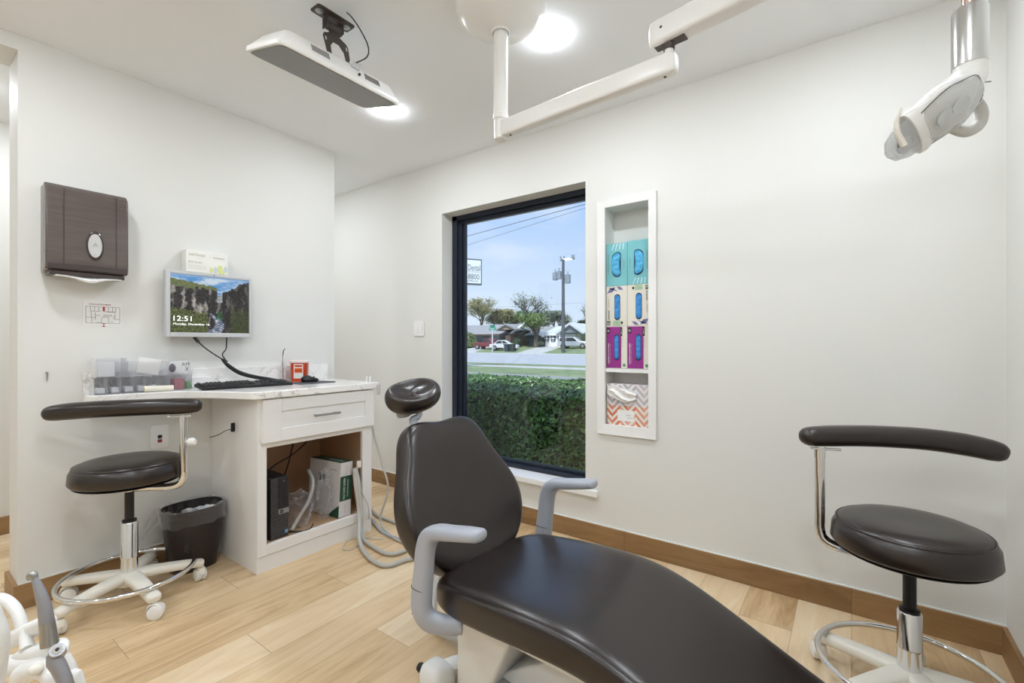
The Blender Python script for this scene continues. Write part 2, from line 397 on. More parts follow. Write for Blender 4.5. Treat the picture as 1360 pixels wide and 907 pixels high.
# marble desktop
def marble():
    m, nt, b = new_mat('white_veined_marble'); N = nt.nodes; L = nt.links
    tc = N.new('ShaderNodeTexCoord'); n = N.new('ShaderNodeTexNoise'); n.inputs['Scale'].default_value = 5; n.inputs['Detail'].default_value = 8; n.inputs['Distortion'].default_value = 1.6
    L.new(tc.outputs['Object'], n.inputs['Vector'])
    a = N.new('ShaderNodeMath'); a.operation = 'SUBTRACT'; L.new(n.outputs['Fac'], a.inputs[0]); a.inputs[1].default_value = .5
    c = N.new('ShaderNodeMath'); c.operation = 'ABSOLUTE'; L.new(a.outputs[0], c.inputs[0])
    n2 = N.new('ShaderNodeTexNoise'); n2.inputs['Scale'].default_value = 3.1; L.new(tc.outputs['Object'], n2.inputs['Vector'])
    r = N.new('ShaderNodeValToRGB'); L.new(c.outputs[0], r.inputs[0]); r.color_ramp.elements[0].color = lin('#C4BEB7'); r.color_ramp.elements[1].position = .02; r.color_ramp.elements[1].color = lin('#F3F1EE')
    r3 = N.new('ShaderNodeValToRGB'); L.new(n2.outputs['Fac'], r3.inputs[0]); r3.color_ramp.elements[0].position = .45; r3.color_ramp.elements[1].position = .6
    mx = N.new('ShaderNodeMix'); mx.data_type = 'RGBA'; L.new(r3.outputs[0], mx.inputs[0]); mx.inputs[6].default_value = lin('#F3F1EE'); L.new(r.outputs[0], mx.inputs[7])
    L.new(mx.outputs[2], b.inputs['Base Color']); b.inputs['Roughness'].default_value = .15
    return m
M_marble = marble()
DZ0, DZ = CT+.001, .895
xw = WX+.002
edge = catmull([(-2.775, .565, 0), (-2.745, .585, 0), (-2.725, .64, 0), (-2.705, .76, 0), (-2.68, .86, 0), (-2.60, .94, 0), (-2.49, 1.0, 0), (-2.39, 1.04, 0), (-2.325, 1.065, 0), (-2.308, 1.09, 0)], 6)
poly = [(xw, .565)]+[(p.x, p.y) for p in edge]+[(-2.303, 1.10), (-2.303, 1.795), (xw, 1.795)]
desk = thing('desktop', 'white veined marble desktop with a curved left wing on the wall', 'countertop', (CX, 1.43, DZ0))
MB().prism(poly, lambda a, b_, w_: (a, b_, w_), DZ0, DZ).build('slab', M_marble, desk, bevel=.004, auto=30)
MB().box(xw, xw+.02, .565, 1.795, DZ+.0003, .995).build('backsplash', M_marble, None, 'low white veined marble upstand on the wall along the desktop', 'backsplash', bevel=.002, smooth=False)

# ---------------------------------------------------------------- paper towel dispenser
def smoked():
    m, nt, b = new_mat('smoked_brown_plastic'); N = nt.nodes; L = nt.links
    tc = N.new('ShaderNodeTexCoord'); mp = N.new('ShaderNodeMapping'); mp.inputs['Scale'].default_value = (1, 2, 40); L.new(tc.outputs['Object'], mp.inputs[0])
    n = N.new('ShaderNodeTexNoise'); n.inputs['Scale'].default_value = 3; L.new(mp.outputs[0], n.inputs['Vector'])
    r = N.new('ShaderNodeValToRGB'); L.new(n.outputs['Fac'], r.inputs[0]); r.color_ramp.elements[0].color = lin('#574D49'); r.color_ramp.elements[1].color = lin('#675D59')
    L.new(r.outputs[0], b.inputs['Base Color']); b.inputs['Roughness'].default_value = .22
    return m
M_smoke = smoked(); M_smoked = mat('smoked_plastic_dark', '#453C3A', .22)
disp = thing('paper_towel_dispenser', 'smoked brown plastic paper towel dispenser on the left wall', 'dispenser', (WX, .57, 1.43))
y0_, y1_ = .428, .705
back = MB().box(WX+.001, -2.795, y0_, y1_, 1.44, 1.818).build('back_case', mat('grey_dispenser_back', '#9C9996', .4), disp, bevel=.008, bseg=3)
prof = [(-2.795, 1.445), (-2.795, 1.822), (-2.775, 1.820), (-2.752, 1.800), (-2.745, 1.775), (-2.742, 1.50), (-2.745, 1.462), (-2.752, 1.448)]
MB().prism(prof, lambda a, b_, w_: (a, w_, b_), y0_-.001, y1_+.001).build('cover', M_smoke, disp, bevel=.007, bseg=3)
for yy in (y0_+.055, y1_-.045): MB().box(-2.743, -2.7405, yy-.0015, yy+.0015, 1.475, 1.80).build('cover_ridge', M_smoked, disp, smooth=False)
MB().box(-2.744, -2.7395, y0_+.006, y1_-.006, 1.452, 1.474).build('lower_band', M_smoked, disp, bevel=.002)
cyd = .585
MB().lathe([(.0001, 0), (1, 0), (1, .004), (.86, .007), (.8, .004)], (-2.742, cyd, 1.567), 36, m=Matrix(((0,0,1),(0.030,0,0),(0,.066,0)))).build('window_rim', M_smoked, disp)
lw = MB().lathe([(.0001, .0048), (.8, .0045)], (-2.742, cyd, 1.567), 36, m=Matrix(((0,0,1),(0.030,0,0),(0,.066,0))), caps=False).build('level_window', mat('pale_grey_window', '#C9C8C6', .4), disp, label='pale oval window')
fm = frame((-2.7365, cyd, 1.572), (0, 1, 0), (0, 0, 1)); text('A', .016, .018, fm, M_greyink, disp)
fm = frame((-2.7365, cyd, 1.528), (0, 1, 0), (0, 0, 1)); text('V', .008, .006, fm, M_greyink, disp)
MB().box(-2.84, -2.75, y0_+.012, y1_-.012, 1.425, 1.446).build('outlet_tray', M_smoked, disp, bevel=.004)
tw = MB(); R = []
for i in range(17):
    t = i/16; y = y0_+.03+t*(y1_-y0_-.055); s_ = math.exp(-((t-.5)/.22)**2)
    R.append([(-2.845, y, 1.436), (-2.765, y, 1.432-.002-.004*s_), (-2.740-.006*s_, y, 1.424-.016*s_), (-2.743-.006*s_, y, 1.419-.019*s_), (-2.845, y, 1.428)])
tw.loft(R).build('paper_towel', M_paper, disp)

hk = onx(62, 500, WX)
MB().tube([(WX+.0005, hk.y, hk.z+.018), (WX+.008, hk.y, hk.z+.016), (WX+.010, hk.y, hk.z+.002), (WX+.006, hk.y, hk.z-.012), (WX+.012, hk.y, hk.z-.018)], [.004, .004, .0025, .002, .0015], smooth=4, n=8).build('wall_hook', M_steel, None, 'tiny grey metal hook on the left wall near its outer corner', 'hook')

# evacuation map
mp_ = thing('evacuation_map', 'small white evacuation floor map in red and grey under the towel dispenser', 'notice', (WX, .64, 1.22))
MB().box(WX+.0005, WX+.0015, .566, .708, 1.213, 1.326).build('sheet', mat('map_sheet', '#E9E7E4', .6), mp_, smooth=False)
xx = WX+.0018; lines = MB(); red = MB()
def seg(mb, y0, z0, y1, z1, t=.0008):
    if abs(y1-y0) > abs(z1-z0): mb.box(xx, xx+.0003, min(y0,y1), max(y0,y1), z0-t, z0+t)
    else: mb.box(xx, xx+.0003, y0-t, y0+t, min(z0,z1), max(z0,z1))
my0, my1, mz0, mz1 = .577, .700, 1.225, 1.302
def Q(a, b_): return my0+a*(my1-my0), mz0+b_*(mz1-mz0)
for a0, b0, a1, b1 in [(0,0,1,0),(0,1,1,1),(0,0,0,1),(1,0,1,1),(.13,.72,.13,1),(.25,.72,.25,1),(.37,.72,.37,1),(.66,.72,.66,1),(.78,.72,.78,1),(.88,.7,.88,1),(.13,.72,.42,.72),(.6,.7,.88,.7),(0,.35,.2,.35),(.15,.35,.15,.7),(.27,.2,.27,.65),(.27,.48,.42,.48),(.15,.35,.3,.35),(.17,0,.17,.35),(.48,.3,.48,.4),(.48,.38,.66,.38),(.66,0,.66,.38),(.5,.52,.75,.52),(.5,.44,.75,.44),(.75,.44,.75,.52),(.82,.25,.82,.5),(.86,.25,1,.25),(.86,.25,.86,.65),(.3,.05,.45,.05),(.45,0,.45,.3),(.7,.1,.8,.1)]:
    p = Q(a0, b0); q_ = Q(a1, b1); seg(lines, p[0], p[1], q_[0], q_[1])
lines.build('plan_lines', mat('map_grey', '#8E8C8B', .7), mp_, smooth=False)
p = Q(.52, .86); red.box(xx, xx+.0004, p[0]-.004, p[0]+.004, p[1]-.01, p[1]+.012); red.build('red_marking', mat('map_red', '#B8505A', .7), mp_, smooth=False); red = MB(); p = Q(.52, -.12); red.box(xx, xx+.0004, p[0]-.0015, p[0]+.0015, p[1]-.006, p[1]+.01); red.box(xx, xx+.0004, p[0]-.006, p[0]+.006, p[1]-.007, p[1]-.004); red.box(xx, xx+.0004, p[0]-.006, p[0]+.006, p[1]+.006, p[1]+.009)
red.build('red_marking', bpy.data.materials['map_red'], mp_, smooth=False); red = MB(); p = Q(.55, .72); q_ = Q(.85, .72); seg(red, p[0], p[1], q_[0], q_[1]); red.build('red_marking', bpy.data.materials['map_red'], mp_, smooth=False)
text('EVACUATION MAPS', .078, .0068, frame((xx+.0004, .628, 1.313), (0,1,0), (0,0,1)), mat('map_red_text', '#A8505A', .7), mp_, bold=.01)

# ---------------------------------------------------------------- wall monitor with lock-screen picture
mon = thing('wall_monitor', 'silver computer monitor on the left wall showing a canyon river picture', 'monitor', (WX, 1.075, 1.16))
MX = -2.79
M_silver = mat('silver_plastic', '#C9CACB', .35)
my0, my1, mz0, mz1 = .866, 1.284, 1.163, 1.505
f = MB(); bz = .020
f.box(MX-.03, MX-.004, my0, my1, mz0, mz1)
f.box(MX-.004, MX+.004, my0, my0+bz, mz0, mz1); f.box(MX-.004, MX+.004, my1-bz+.004, my1, mz0, mz1)
f.box(MX-.004, MX+.004, my0+bz, my1-bz+.004, mz1-.017, mz1); f.box(MX-.004, MX+.004, my0+bz, my1-bz+.004, mz0, mz0+.024)
f.build('housing', M_silver, mon, bevel=.003, bseg=2)
MB().box(WX+.001, MX-.03, 1.02, 1.13, 1.28, 1.39).build('wall_mount', M_black, mon, bevel=.004)
MB().cyl((MX+.0038, 1.085, mz1-.009), (MX+.0046, 1.085, mz1-.009), .003, n=12).build('camera_dot', M_black, mon)
sy0, sy1, sz0, sz1 = my0+bz, my1-bz+.004, mz0+.024, mz1-.017
NXS, NYS = 150, 110
vs = []; fs = []; cols = []
def fbm(x, y, z=0, o=4):
    return noise.fractal(Vector((x, y, z)), .6, 2.1, o)
def pic(a, b_):   # a 0..1 left-right, b 0..1 bottom-top
    ridgeL = .90-.16*a-.08*max(0, a-.1)+.03*fbm(a*9, 1, 3)
    ridgeR = .70+.28*max(0, a-.60)/.40+.035*fbm(a*12, 5, 7)
    hz = .70+.02*fbm(a*14, 2)
    top = ridgeL if a < .57 else (hz if a < .635 else ridgeR)
    if a < .57: top = .93-.20*a
    top += .018*fbm(a*22, 3, 1)
    if b_ > top:
        cl = fbm(a*3.2, b_*9, 2)+.35*(.55-a)
        c = (.10, .35, .75); wv = max(0, min(1, .35+1.1*cl)) if b_ < .98 else .3
        return tuple(c[i]*(1-wv)+(.72, .84, .96)[i]*wv for i in range(3))
    if .57 <= a < .635 and b_ > .55: g_ = .45+.3*fbm(a*8, b_*50, 4); return (g_*.9, g_, g_*1.05)
    # river
    rc = .50+.10*math.sin((.32-b_)*9)-.10*(b_ < .2)*0; rw = .03+.42*max(0, .33-b_)
    if b_ < .34 and abs(a-rc) < rw*.55:
        n_ = fbm(a*22, b_*60, 9); foam = max(0, n_*1.4+.1+(.2 if .22 < b_ < .28 else 0))
        return tuple(min(1, q*(1-min(1,foam))+.85*min(1,foam)) for q in (.06, .11, .22))
    st_ = fbm(a*16+.6*fbm(a*4, b_*4), b_*3.5, 5, 6); fine = fbm(a*48, b_*28, 8, 4)
    if a < .57:
        d_ = (top-b_)
        if d_ < .06+.06*(a < .3): g_ = .1+.25*fine; base = (.13+.3*g_, .16+.3*g_, .06+.1*g_)
        else:
            lum = .018+.62*max(0, st_-.08)**1.1+.05*fine
            base = (lum*1.08, lum*.98, lum*.9)
            if b_ < .42-.2*a+.06*fine and a < .45: base = (.05+.22*max(0,fine+.1), .07+.22*max(0,fine+.1), .025+.05*max(0,fine))
    else:
        lum = .012+.22*max(0, st_-.05+.02*fine)+.03*fine
        base = (lum*1.1, lum*.95, lum*.92)
        if a > .74 and b_ < .40+.2*fine: base = (.02+.06*max(0,fine+.3), .03+.07*max(0,fine+.3), .012)
        if .22 < b_ < .34+.1*fine and a < .62+.05*fine: base = (.03, .13+.2*max(0,fine), .05)
    return tuple(max(0.004, min(1, q)) for q in base)
for j in range(NYS+1):
    for i in range(NXS+1):
        vs.append((MX-.0035, sy0+(sy1-sy0)*i/NXS, sz0+(sz1-sz0)*j/NYS)); cols.append(pic(i/NXS, j/NYS))
for j in range(NYS):
    for i in range(NXS):
        a = j*(NXS+1)+i; fs.append((a, a+1, a+NXS+2, a+NXS+1))
ms, nts, bs = new_mat('screen_picture')
at_ = nts.nodes.new('ShaderNodeVertexColor'); at_.layer_name = 'picture'
nts.links.new(at_.outputs[0], bs.inputs['Emission Color']); bs.inputs['Emission Strength'].default_value = .75; bs.inputs['Base Color'].default_value = (.01,.01,.01,1); bs.inputs['Roughness'].default_value = .25
scr = MB().add(vs, fs).build('screen', ms, mon, smooth=False)
ca = scr.data.color_attributes.new('picture', 'FLOAT_COLOR', 'POINT')
for i, c in enumerate(cols): ca.data[i].color = (*c, 1)
M_scrtxt = mat('screen_text', '#FFFFFF', .5, emit='#FFFFFF', es=1.)
text('12:51', .080, .026, frame((MX-.0028, sy0+.055, sz0+.072), (0,1,0), (0,0,1)), M_scrtxt, scr)
text('Monday, December 16', .165, .0145, frame((MX-.0028, sy0+.097, sz0+.042), (0,1,0), (0,0,1)), M_scrtxt, scr)

# box of masks on top of the monitor
bx = thing('mask_box', 'white cardboard box with pale green and yellow shapes on top of the monitor', 'box', (MX, 1.05, mz1))
by0, by1, bz0, bz1 = .955, 1.155, mz1+.0005, mz1+.115
MB().box(WX+.004, MX+.002, by0, by1, bz0, bz1).build('carton', mat('carton_white', '#F1F0EA', .6), bx, smooth=False, bevel=.001)
fx = MX+.0026
text('earloop', .075, .02, frame((fx, by0+.05, bz1-.024), (0,1,0), (0,0,1)), mat('pale_olive_ink', '#B9BC9A', .7), bx)
text('PROCEDURE MASKS', .055, .008, frame((fx, by0+.155, bz1-.028), (0,1,0), (0,0,1)), M_greyink, bx)
text('BLUE   50 masks', .06, .007, frame((fx, by0+.042, bz1-.062), (0,1,0), (0,0,1)), mat('mid_grey_ink', '#777775', .7), bx)
for k in range(2): text('level one face masks with ear loops', .085, .005, frame((fx, by0+.052, bz1-.082-.012*k), (0,1,0), (0,0,1)), M_greyink, bx)
for k, (a, b_, r_, m_) in enumerate([(.118, .018, .011, 0), (.16, .026, .018, 0), (.176, .012, .010, 0), (.138, .02, .013, 1), (.188, .03, .012, 1)]):
    dc = MB().add([(fx+.0001*k, by0+a, bz0+b_)]+[(fx+.0001*k, by0+a+r_*.8*math.cos(t*PI/10), min(bz1-.002, max(bz0+.002, bz0+b_+r_*1.4*math.sin(t*PI/10)))) for t in range(20)], [(0, 1+t, 1+(t+1) % 20) for t in range(20)])
    dc.build('leaf_print', bpy.data.materials.get(('print_lime', 'print_grey_blue')[m_]) or mat(('print_lime', 'print_grey_blue')[m_], ('#DADF9C', '#CBD3DA')[m_], .6), bx, smooth=False)

# monitor cables, gathered in a sleeve to the desktop
t = thing('monitor_cable', 'black cables hanging from the wall monitor into a thick sleeve', 'cable', (-2.8, 1.1, .9))
MB().cyl((MX-.012, .995, 1.165), (MX-.004, 1.015, 1.135), .008, n=12).build('plug', M_black, t)
MB().tube([(MX-.004, 1.015, 1.135), (-2.79, 1.05, 1.10), (-2.79, 1.11, 1.055), (-2.79, 1.155, 1.03)], .0032, smooth=6).build('cord', M_black, t)
MB().tube([(MX-.012, 1.155, 1.165), (-2.80, 1.15, 1.10), (-2.795, 1.13, 1.07), (-2.79, 1.145, 1.035)], .0032, smooth=6).build('cord', M_black, t)
MB().tube([(-2.79, 1.125, 1.045), (-2.79, 1.16, 1.005), (-2.785, 1.22, .962), (-2.78, 1.30, .935), (-2.775, 1.36, .922), (-2.77, 1.44, .905)], [.006, .011, .012, .011, .01, .008], smooth=6, n=12).build('sleeve', mat('braided_sleeve', '#1E1D1E', .55, bump=.6, bscale=400), t)

# ---------------------------------------------------------------- keyboard, mouse, pad
kb = thing('keyboard', 'black full-size computer keyboard near the desktop edge', 'keyboard', (-2.69, 1.22, DZ), 0)
KX, KY, KL, KW = -2.645, 1.185, .44, .145
ka = math.radians(6)
KM = Matrix.Translation((KX, KY, DZ+.001))@Matrix.Rotation(-ka, 4, 'Z')@Matrix.Rotation(math.radians(4), 4, 'Y')
KB = MB(); KB.box(-KW/2, KW/2, -KL/2, KL/2, 0.0, .016); KB.xf(Matrix.Translation((0,0,.004))@KM)
KB.build('base', M_black, kb, bevel=.003)
key = None; M_key = mat('key_black', '#222124', .45)
cnt = 0
def keyat(px, py, w_):
    global key, cnt
    if cnt >= 100: return
    m_ = Matrix.Translation((0,0,.004))@KM@Matrix.Translation((px, py, .016))
    if w_ == 1 and key is not None:
        o = key.copy(); C.objects.link(o); o.parent = kb
        o.location = (wm(kb).inverted()@m_).translation; cnt += 1; return
    k_ = MB(); k_.loft([[(-.008, -.008*w_, 0), (.008, -.008*w_, 0), (.008, .008*w_, 0), (-.008, .008*w_, 0)], [(-.0062, -.008*w_+.002, .007), (.0062, -.008*w_+.002, .007), (.0062, .008*w_-.002, .007), (-.0062, .008*w_-.002, .007)]])
    rm = (wm(kb).inverted()@m_); R3 = m_.to_3x3().to_4x4()
    k_.xf(R3); k_.v = [p+wm(kb).translation for p in k_.v]
    o = k_.build('key', M_key, kb, smooth=False); o.location = rm.translation; cnt += 1
    if w_ == 1: key = o
for r_ in range(6):
    px = -.058+r_*.0195+(.004 if r_ else 0)
    if r_ == 5:
        for y_, w_ in ((-.20, 1.2), (-.175, 1.2), (-.15, 1.2), (-.09, 5.5), (-.03, 1.2), (-.005, 1.2), (.02, 1.2)): keyat(px, y_, w_)
    else:
        for c_ in range(13):
            if r_ == 0 and c_ in (1, 6): continue
            keyat(px, -.205+c_*.019, 1)
    for c_ in range(3):
        if r_ in (0, 3): continue
        if r_ == 4 and c_ != 1: continue
        keyat(px, .068+c_*.019, 1)
    if r_ > 0:
        for c_ in range(4 if r_ < 5 else 3): keyat(px, .138+c_*.019, 1)

pad = MB().prism(superell(.10, .115, 32, 8, 0, 0), lambda a, b_, w_: (-2.60+a*.75, 1.545+b_, w_), DZ+.0005, DZ+.0035)
pad.build('mouse_pad', mat('dark_pad', '#55565C', .7), None, 'dark grey mouse pad lying flat beside the keyboard', 'mouse pad')
ms_ = thing('computer_mouse', 'small black computer mouse on the dark grey mouse pad', 'mouse', (-2.63, 1.545, DZ+.0035), 0)
Rr = []
for sc_, z_ in ((.9, 0), (1.0, .006), (1.0, .014), (.9, .024), (.65, .031), (.3, .034)):
    Rr.append([(-2.63+.032*sc_*math.cos(a)+.0, 1.545+.055*sc_*math.sin(a), DZ+.004+z_*(1-.25*math.sin(a))) for a in [2*PI*j/24 for j in range(24)]])
MB().loft(Rr).build('shell', M_black, ms_)
MB().sphere((-2.63, 1.57, DZ+.033), .006, (.5, 1.2, .7)).build('scroll_wheel', mat('wheel_grey', '#777777', .5), ms_)

# ---------------------------------------------------------------- sharps container
M_red = mat('sharps_red', '#C4431D', .35)
sh = thing('sharps_container', 'red sharps container with white warning label beside the mouse', 'sharps container', (-2.77, 1.575, DZ))
Sm = Matrix.Translation((-2.757, 1.553, DZ+.0005))@Matrix.Rotation(math.radians(-38), 4, 'Z')
sc_ = MB().loft([[(a*k_, b_*k_, z_) for a, b_ in superell(.048, .048, 28, 6)] for k_, z_ in ((.88, 0), (.92, .004), (1.0, .115))]); sc_.xf(Sm); sc_.build('body', M_red, sh)
sc_ = MB().loft([[(a*k_, b_*k_, z_) for a, b_ in superell(.048, .048, 28, 6)] for k_, z_ in ((1.06, .115), (1.08, .118), (1.08, .126), (1.0, .130))]); sc_.xf(Sm); sc_.build('lid', mat('frosted_lid', '#E9D9D4', .3), sh, label='translucent white lid')
lf = Sm@frame((.0485, 0, 0), (0, 1, 0), (0, 0, 1))
def plate(mb, m_, x0, x1, y0, y1, z=0.): mb.add([m_@Vector(p) for p in ((x0,y0,z),(x1,y0,z),(x1,y1,z),(x0,y1,z))], [(0,1,2,3)]); return mb
plate(MB(), lf, -.026, .026, .022, .108, .001).build('label', M_paper, sh, smooth=False)
o_ = MB(); plate(o_, lf, -.022, .022, .090, .103, .0015); plate(o_, lf, -.022, .022, .055, .084, .0015); o_.build('warning_print', mat('warning_orange', '#E4601C', .5), sh, smooth=False)
text('SHARPS', .036, .008, lf@Matrix.Translation((0, .0965, .002)), mat('dk', '#5A1A10', .6), sh)
text('BIOHAZARD', .036, .007, lf@Matrix.Translation((0, .07, .002)), bpy.data.materials['dk'], sh)
for k in range(3): text('danger contaminated sharps', .04, .004, lf@Matrix.Translation((0, .046-.008*k, .002)), M_ink, sh)

# glass vial with a curved instrument
def clear(name, col, rough, a, hi=.95):
    m, nt, b = new_mat(name); nt.nodes.remove(b); o = nt.nodes['Material Output']
    t = nt.nodes.new('ShaderNodeBsdfTransparent'); t.inputs[0].default_value = lin(col)
    g = nt.nodes.new('ShaderNodeBsdfPrincipled'); g.inputs['Base Color'].default_value = lin(col); g.inputs['Roughness'].default_value = rough
    lw_ = nt.nodes.new('ShaderNodeLayerWeight'); lw_.inputs['Blend'].default_value = .35
    mr = nt.nodes.new('ShaderNodeMapRange'); mr.inputs[3].default_value = a; mr.inputs[4].default_value = hi; nt.links.new(lw_.outputs['Facing'], mr.inputs[0])
    x = nt.nodes.new('ShaderNodeMixShader'); nt.links.new(mr.outputs[0], x.inputs[0]); nt.links.new(t.outputs[0], x.inputs[1]); nt.links.new(g.outputs[0], x.inputs[2]); nt.links.new(x.outputs[0], o.inputs[0])
    return m
M_clear = clear('clear_plastic', '#FDFDFE', .12, .03, .8)
M_bag = clear('clear_bag_film', '#FAFAFB', .15, .025, .45)
v_ = thing('instrument_vial', 'clear glass vial holding a thin curved steel instrument', 'vial', (-2.80, 1.475, DZ))
MB().lathe([(.001, .001), (.012, .001), (.013, .004), (.013, .12), (.0115, .12), (.0115, .006), (.001, .005)], (-2.80, 1.475, DZ), 20).build('tube', M_clear, v_)
MB().lathe([(.022, .0), (.022, .004), (.012, .006)], (-2.80, 1.475, DZ), 20).build('foot', M_clear, v_)
MB().tube([(-2.80, 1.470, DZ+.03), (-2.80, 1.468, DZ+.12), (-2.80, 1.470, DZ+.16), (-2.80, 1.474, DZ+.19), (-2.80, 1.485, DZ+.204)], [.0022, .0022, .001, .003, .003, .0018], smooth=5).build('instrument', mat('dark_steel', '#55585C', .3, metal=.8), v_)

# clear organiser trays, bag and gauze roll at the left end of the desktop
OX0, OX1 = -2.833, -2.755
t = thing('organizer_tray', 'long low clear plastic organizer tray divided into compartments', 'organizer', (-2.79, .8, DZ))
b = MB(); oy0, oy1 = .585, .97
b.box(OX0, OX1, oy0, oy1, DZ+.001, DZ+.003); b.box(OX0, OX0+.002, oy0, oy1, DZ+.003, DZ+.075); b.box(OX1-.002, OX1, oy0, oy1, DZ+.003, DZ+.075)
b.build('tray', M_clear, t, smooth=False)
b = MB()
for k in range(9): yy = oy0+(oy1-oy0)*k/8; b.box(OX0+.002, OX1-.002, yy-.001, yy+.001, DZ+.003, DZ+.075)
b.build('divider', M_clear, t, smooth=False)
b = MB()
for k in range(5): b.box(OX0+.012, OX1-.02, oy0+.015+k*.05, oy0+.045+k*.05, DZ+.004, DZ+.03)
b.build('contents', mat('pale_contents', '#E6E8EA', .6), t, smooth=False, bevel=.004)
MB().box(OX0+.01, OX1-.006, oy1-.075, oy1-.03, DZ+.004, DZ+.055).build('red_packet', mat('dusty_red', '#B0646E', .6), t, bevel=.003)
MB().box(OX0+.01, OX1-.004, oy1-.022, oy1-.008, DZ+.004, DZ+.04).build('green_packet', mat('packet_green', '#5FA55A', .6), t, bevel=.002)
t = thing('storage_box', 'taller clear storage box with open front on the left end of the tray', 'box', (-2.79, .66, DZ+.075))
b = MB(); b.box(OX0, OX1, .59, .70, DZ+.077, DZ+.079); b.box(OX0, OX1, .59, .592, DZ+.079, DZ+.165); b.box(OX0, OX1, .698, .70, DZ+.079, DZ+.165); b.box(OX0, OX0+.002, .592, .698, DZ+.079, DZ+.165); b.box(OX0, OX1, .59, .70, DZ+.165, DZ+.167); b.box(OX1-.002, OX1, .592, .698, DZ+.079, DZ+.165)
b.build('case', M_clear, t, smooth=False)
MB().box(OX0+.006, OX1-.004, .597, .66, DZ+.081, DZ+.15).build('packet', mat('white_packet', '#EDEFEF', .6), t, bevel=.003)
t = thing('wipe_box', 'clear box with a tilted white card on the middle of the tray', 'box', (-2.79, .78, DZ+.075))
b = MB(); b.box(OX0, OX1, .705, .865, DZ+.077, DZ+.079); b.box(OX0, OX0+.002, .705, .865, DZ+.079, DZ+.15); b.box(OX1-.002, OX1, .705, .865, DZ+.079, DZ+.15); b.box(OX0, OX1, .705, .707, DZ+.079, DZ+.15); b.box(OX0, OX1, .863, .865, DZ+.079, DZ+.15)
b.build('case', M_clear, t, smooth=False)
cm = Matrix.Translation((OX1-.012, .79, DZ+.125))@Matrix.Rotation(math.radians(-12), 4, 'X')
MB().box(-.004, .004, -.045, .045, -.038, .038).xf(cm).build('card', M_paper, t, smooth=False, bevel=.001)
t = thing('marked_bag', 'clear bag with handwritten letters standing on the right end of the tray', 'bag', (-2.79, .92, DZ+.075))
b = MB(); R = []
for i in range(7):
    z_ = DZ+.077+.075*i/6; w_ = .05*(1-.08*math.sin(i*1.3)); d_ = .026*(1-i/6)+.004
    R.append([(-2.79+d_*math.cos(a)+.002*math.sin(5*a+i), .925+w_*math.copysign(abs(math.sin(a))**.6, math.sin(a)), z_) for a in [2*PI*j/24 for j in range(24)]])
b.loft(R).build('film', M_bag, t)
MB().box(-2.80, -2.795, .885, .965, DZ+.085, DZ+.145).build('insert_card', M_paper, t, smooth=False)
MB().sphere((-2.785, .893, DZ+.11), .017, (.5, .9, 1.3)).build('dark_item', mat('dusky', '#6D6570', .6), t)
fm = frame((-2.762, .945, DZ+.128), (0,1,0), (0,0,1)); text('RM', .03, .017, fm, M_ink, t); fm = frame((-2.762, .947, DZ+.104), (0,1,0), (0,0,1)); text('3', .012, .018, fm, M_ink, t)
t = thing('gauze_roll', 'white roll with tan end lying in front of the clear tray', 'roll', (-2.735, .80, DZ))
MB().cyl((-2.738, .765, DZ+.016), (-2.712, .875, DZ+.015), .0145, .0135, n=24).build('roll', mat('cream_roll', '#F0ECDD', .6), t)
MB().cyl((-2.7386, .7625, DZ+.016), (-2.738, .765, DZ+.016), .0105, n=20).build('end_core', mat('tan_core', '#D2B07A', .6), t)
text('2x2', .018, .008, frame((-2.711, .85, DZ+.0225), (.23,.97,0), (-.3,0,1)), M_ink, t)
MB().box(-2.832, -2.80, .985, 1.075, DZ+.001, DZ+.055).build('note_card_stand', mat('note_white', '#EEEDEB', .5), None, 'small plain white card stand against the backsplash behind the keyboard', 'card', bevel=.002)

# two white clips standing at the far right corner of the desk
t = thing('suction_tip_holder', 'pair of small white upright prongs at the right corner of desktop', 'holder', (-2.36, 1.78, DZ))
for yy in (1.738, 1.762):
    MB().tube([(-2.345, yy, DZ), (-2.345, yy, DZ+.02), (-2.343, yy+.002, DZ+.04)], [.0055, .005, .004], smooth=3).build('prong', M_plastic, t)
MB().box(-2.30, -2.288, 1.775, 1.797, DZ-.075, DZ-.012).build('corner_hook', None or clear('hook_clear', '#E8E8E8', .2, .4), None, 'small clear plastic hook on the right corner edge of the desktop', 'hook', bevel=.003)

# ---------------------------------------------------------------- wall plates
def plate_thing(name, label, cat, c, right, n, w_, h_):
    t = thing(name, label, cat, c); f_ = frame(c, right, (0,0,1))
    MB().prism(superell(w_/2, h_/2, 24, 10), lambda a, b_, w2: f_@Vector((a, b_, w2)), .0005, .006).build('plate', M_plastic, t, bevel=.0015)
    return t, f_
t, f_ = plate_thing('light_switch', 'white double light switch plate left of the window', 'light switch', (-2.628, WY-.0005, 1.243), (1,0,0), 1, .115, .118)
for dx in (-.023, .023):
    MB().prism(superell(.0165, .033, 20, 10), lambda a, b_, w2: f_@Vector((a+dx, b_, w2)), .006, .009).build('rocker', M_white, t, bevel=.001)
t, f_ = plate_thing('power_outlet', 'white outlet plate with black and red sockets under the desktop', 'outlet', (WX+.0005, .86, .655), (0,1,0), 1, .078, .118)
MB().prism(superell(.009, .008, 12, 10), lambda a, b_, w2: f_@Vector((a, b_, w2)), .006, .010).build('black_socket', M_black, t, bevel=.001)
MB().prism(superell(.009, .008, 12, 10), lambda a, b_, w2: f_@Vector((a, b_-.022, w2)), .006, .010).build('red_socket', mat('socket_red', '#8E3038', .5), t, bevel=.001)
t = thing('side_hook_cable', 'short black cable ending in small plug on the cabinet side', 'cable', (-2.6, 1.07, .66))
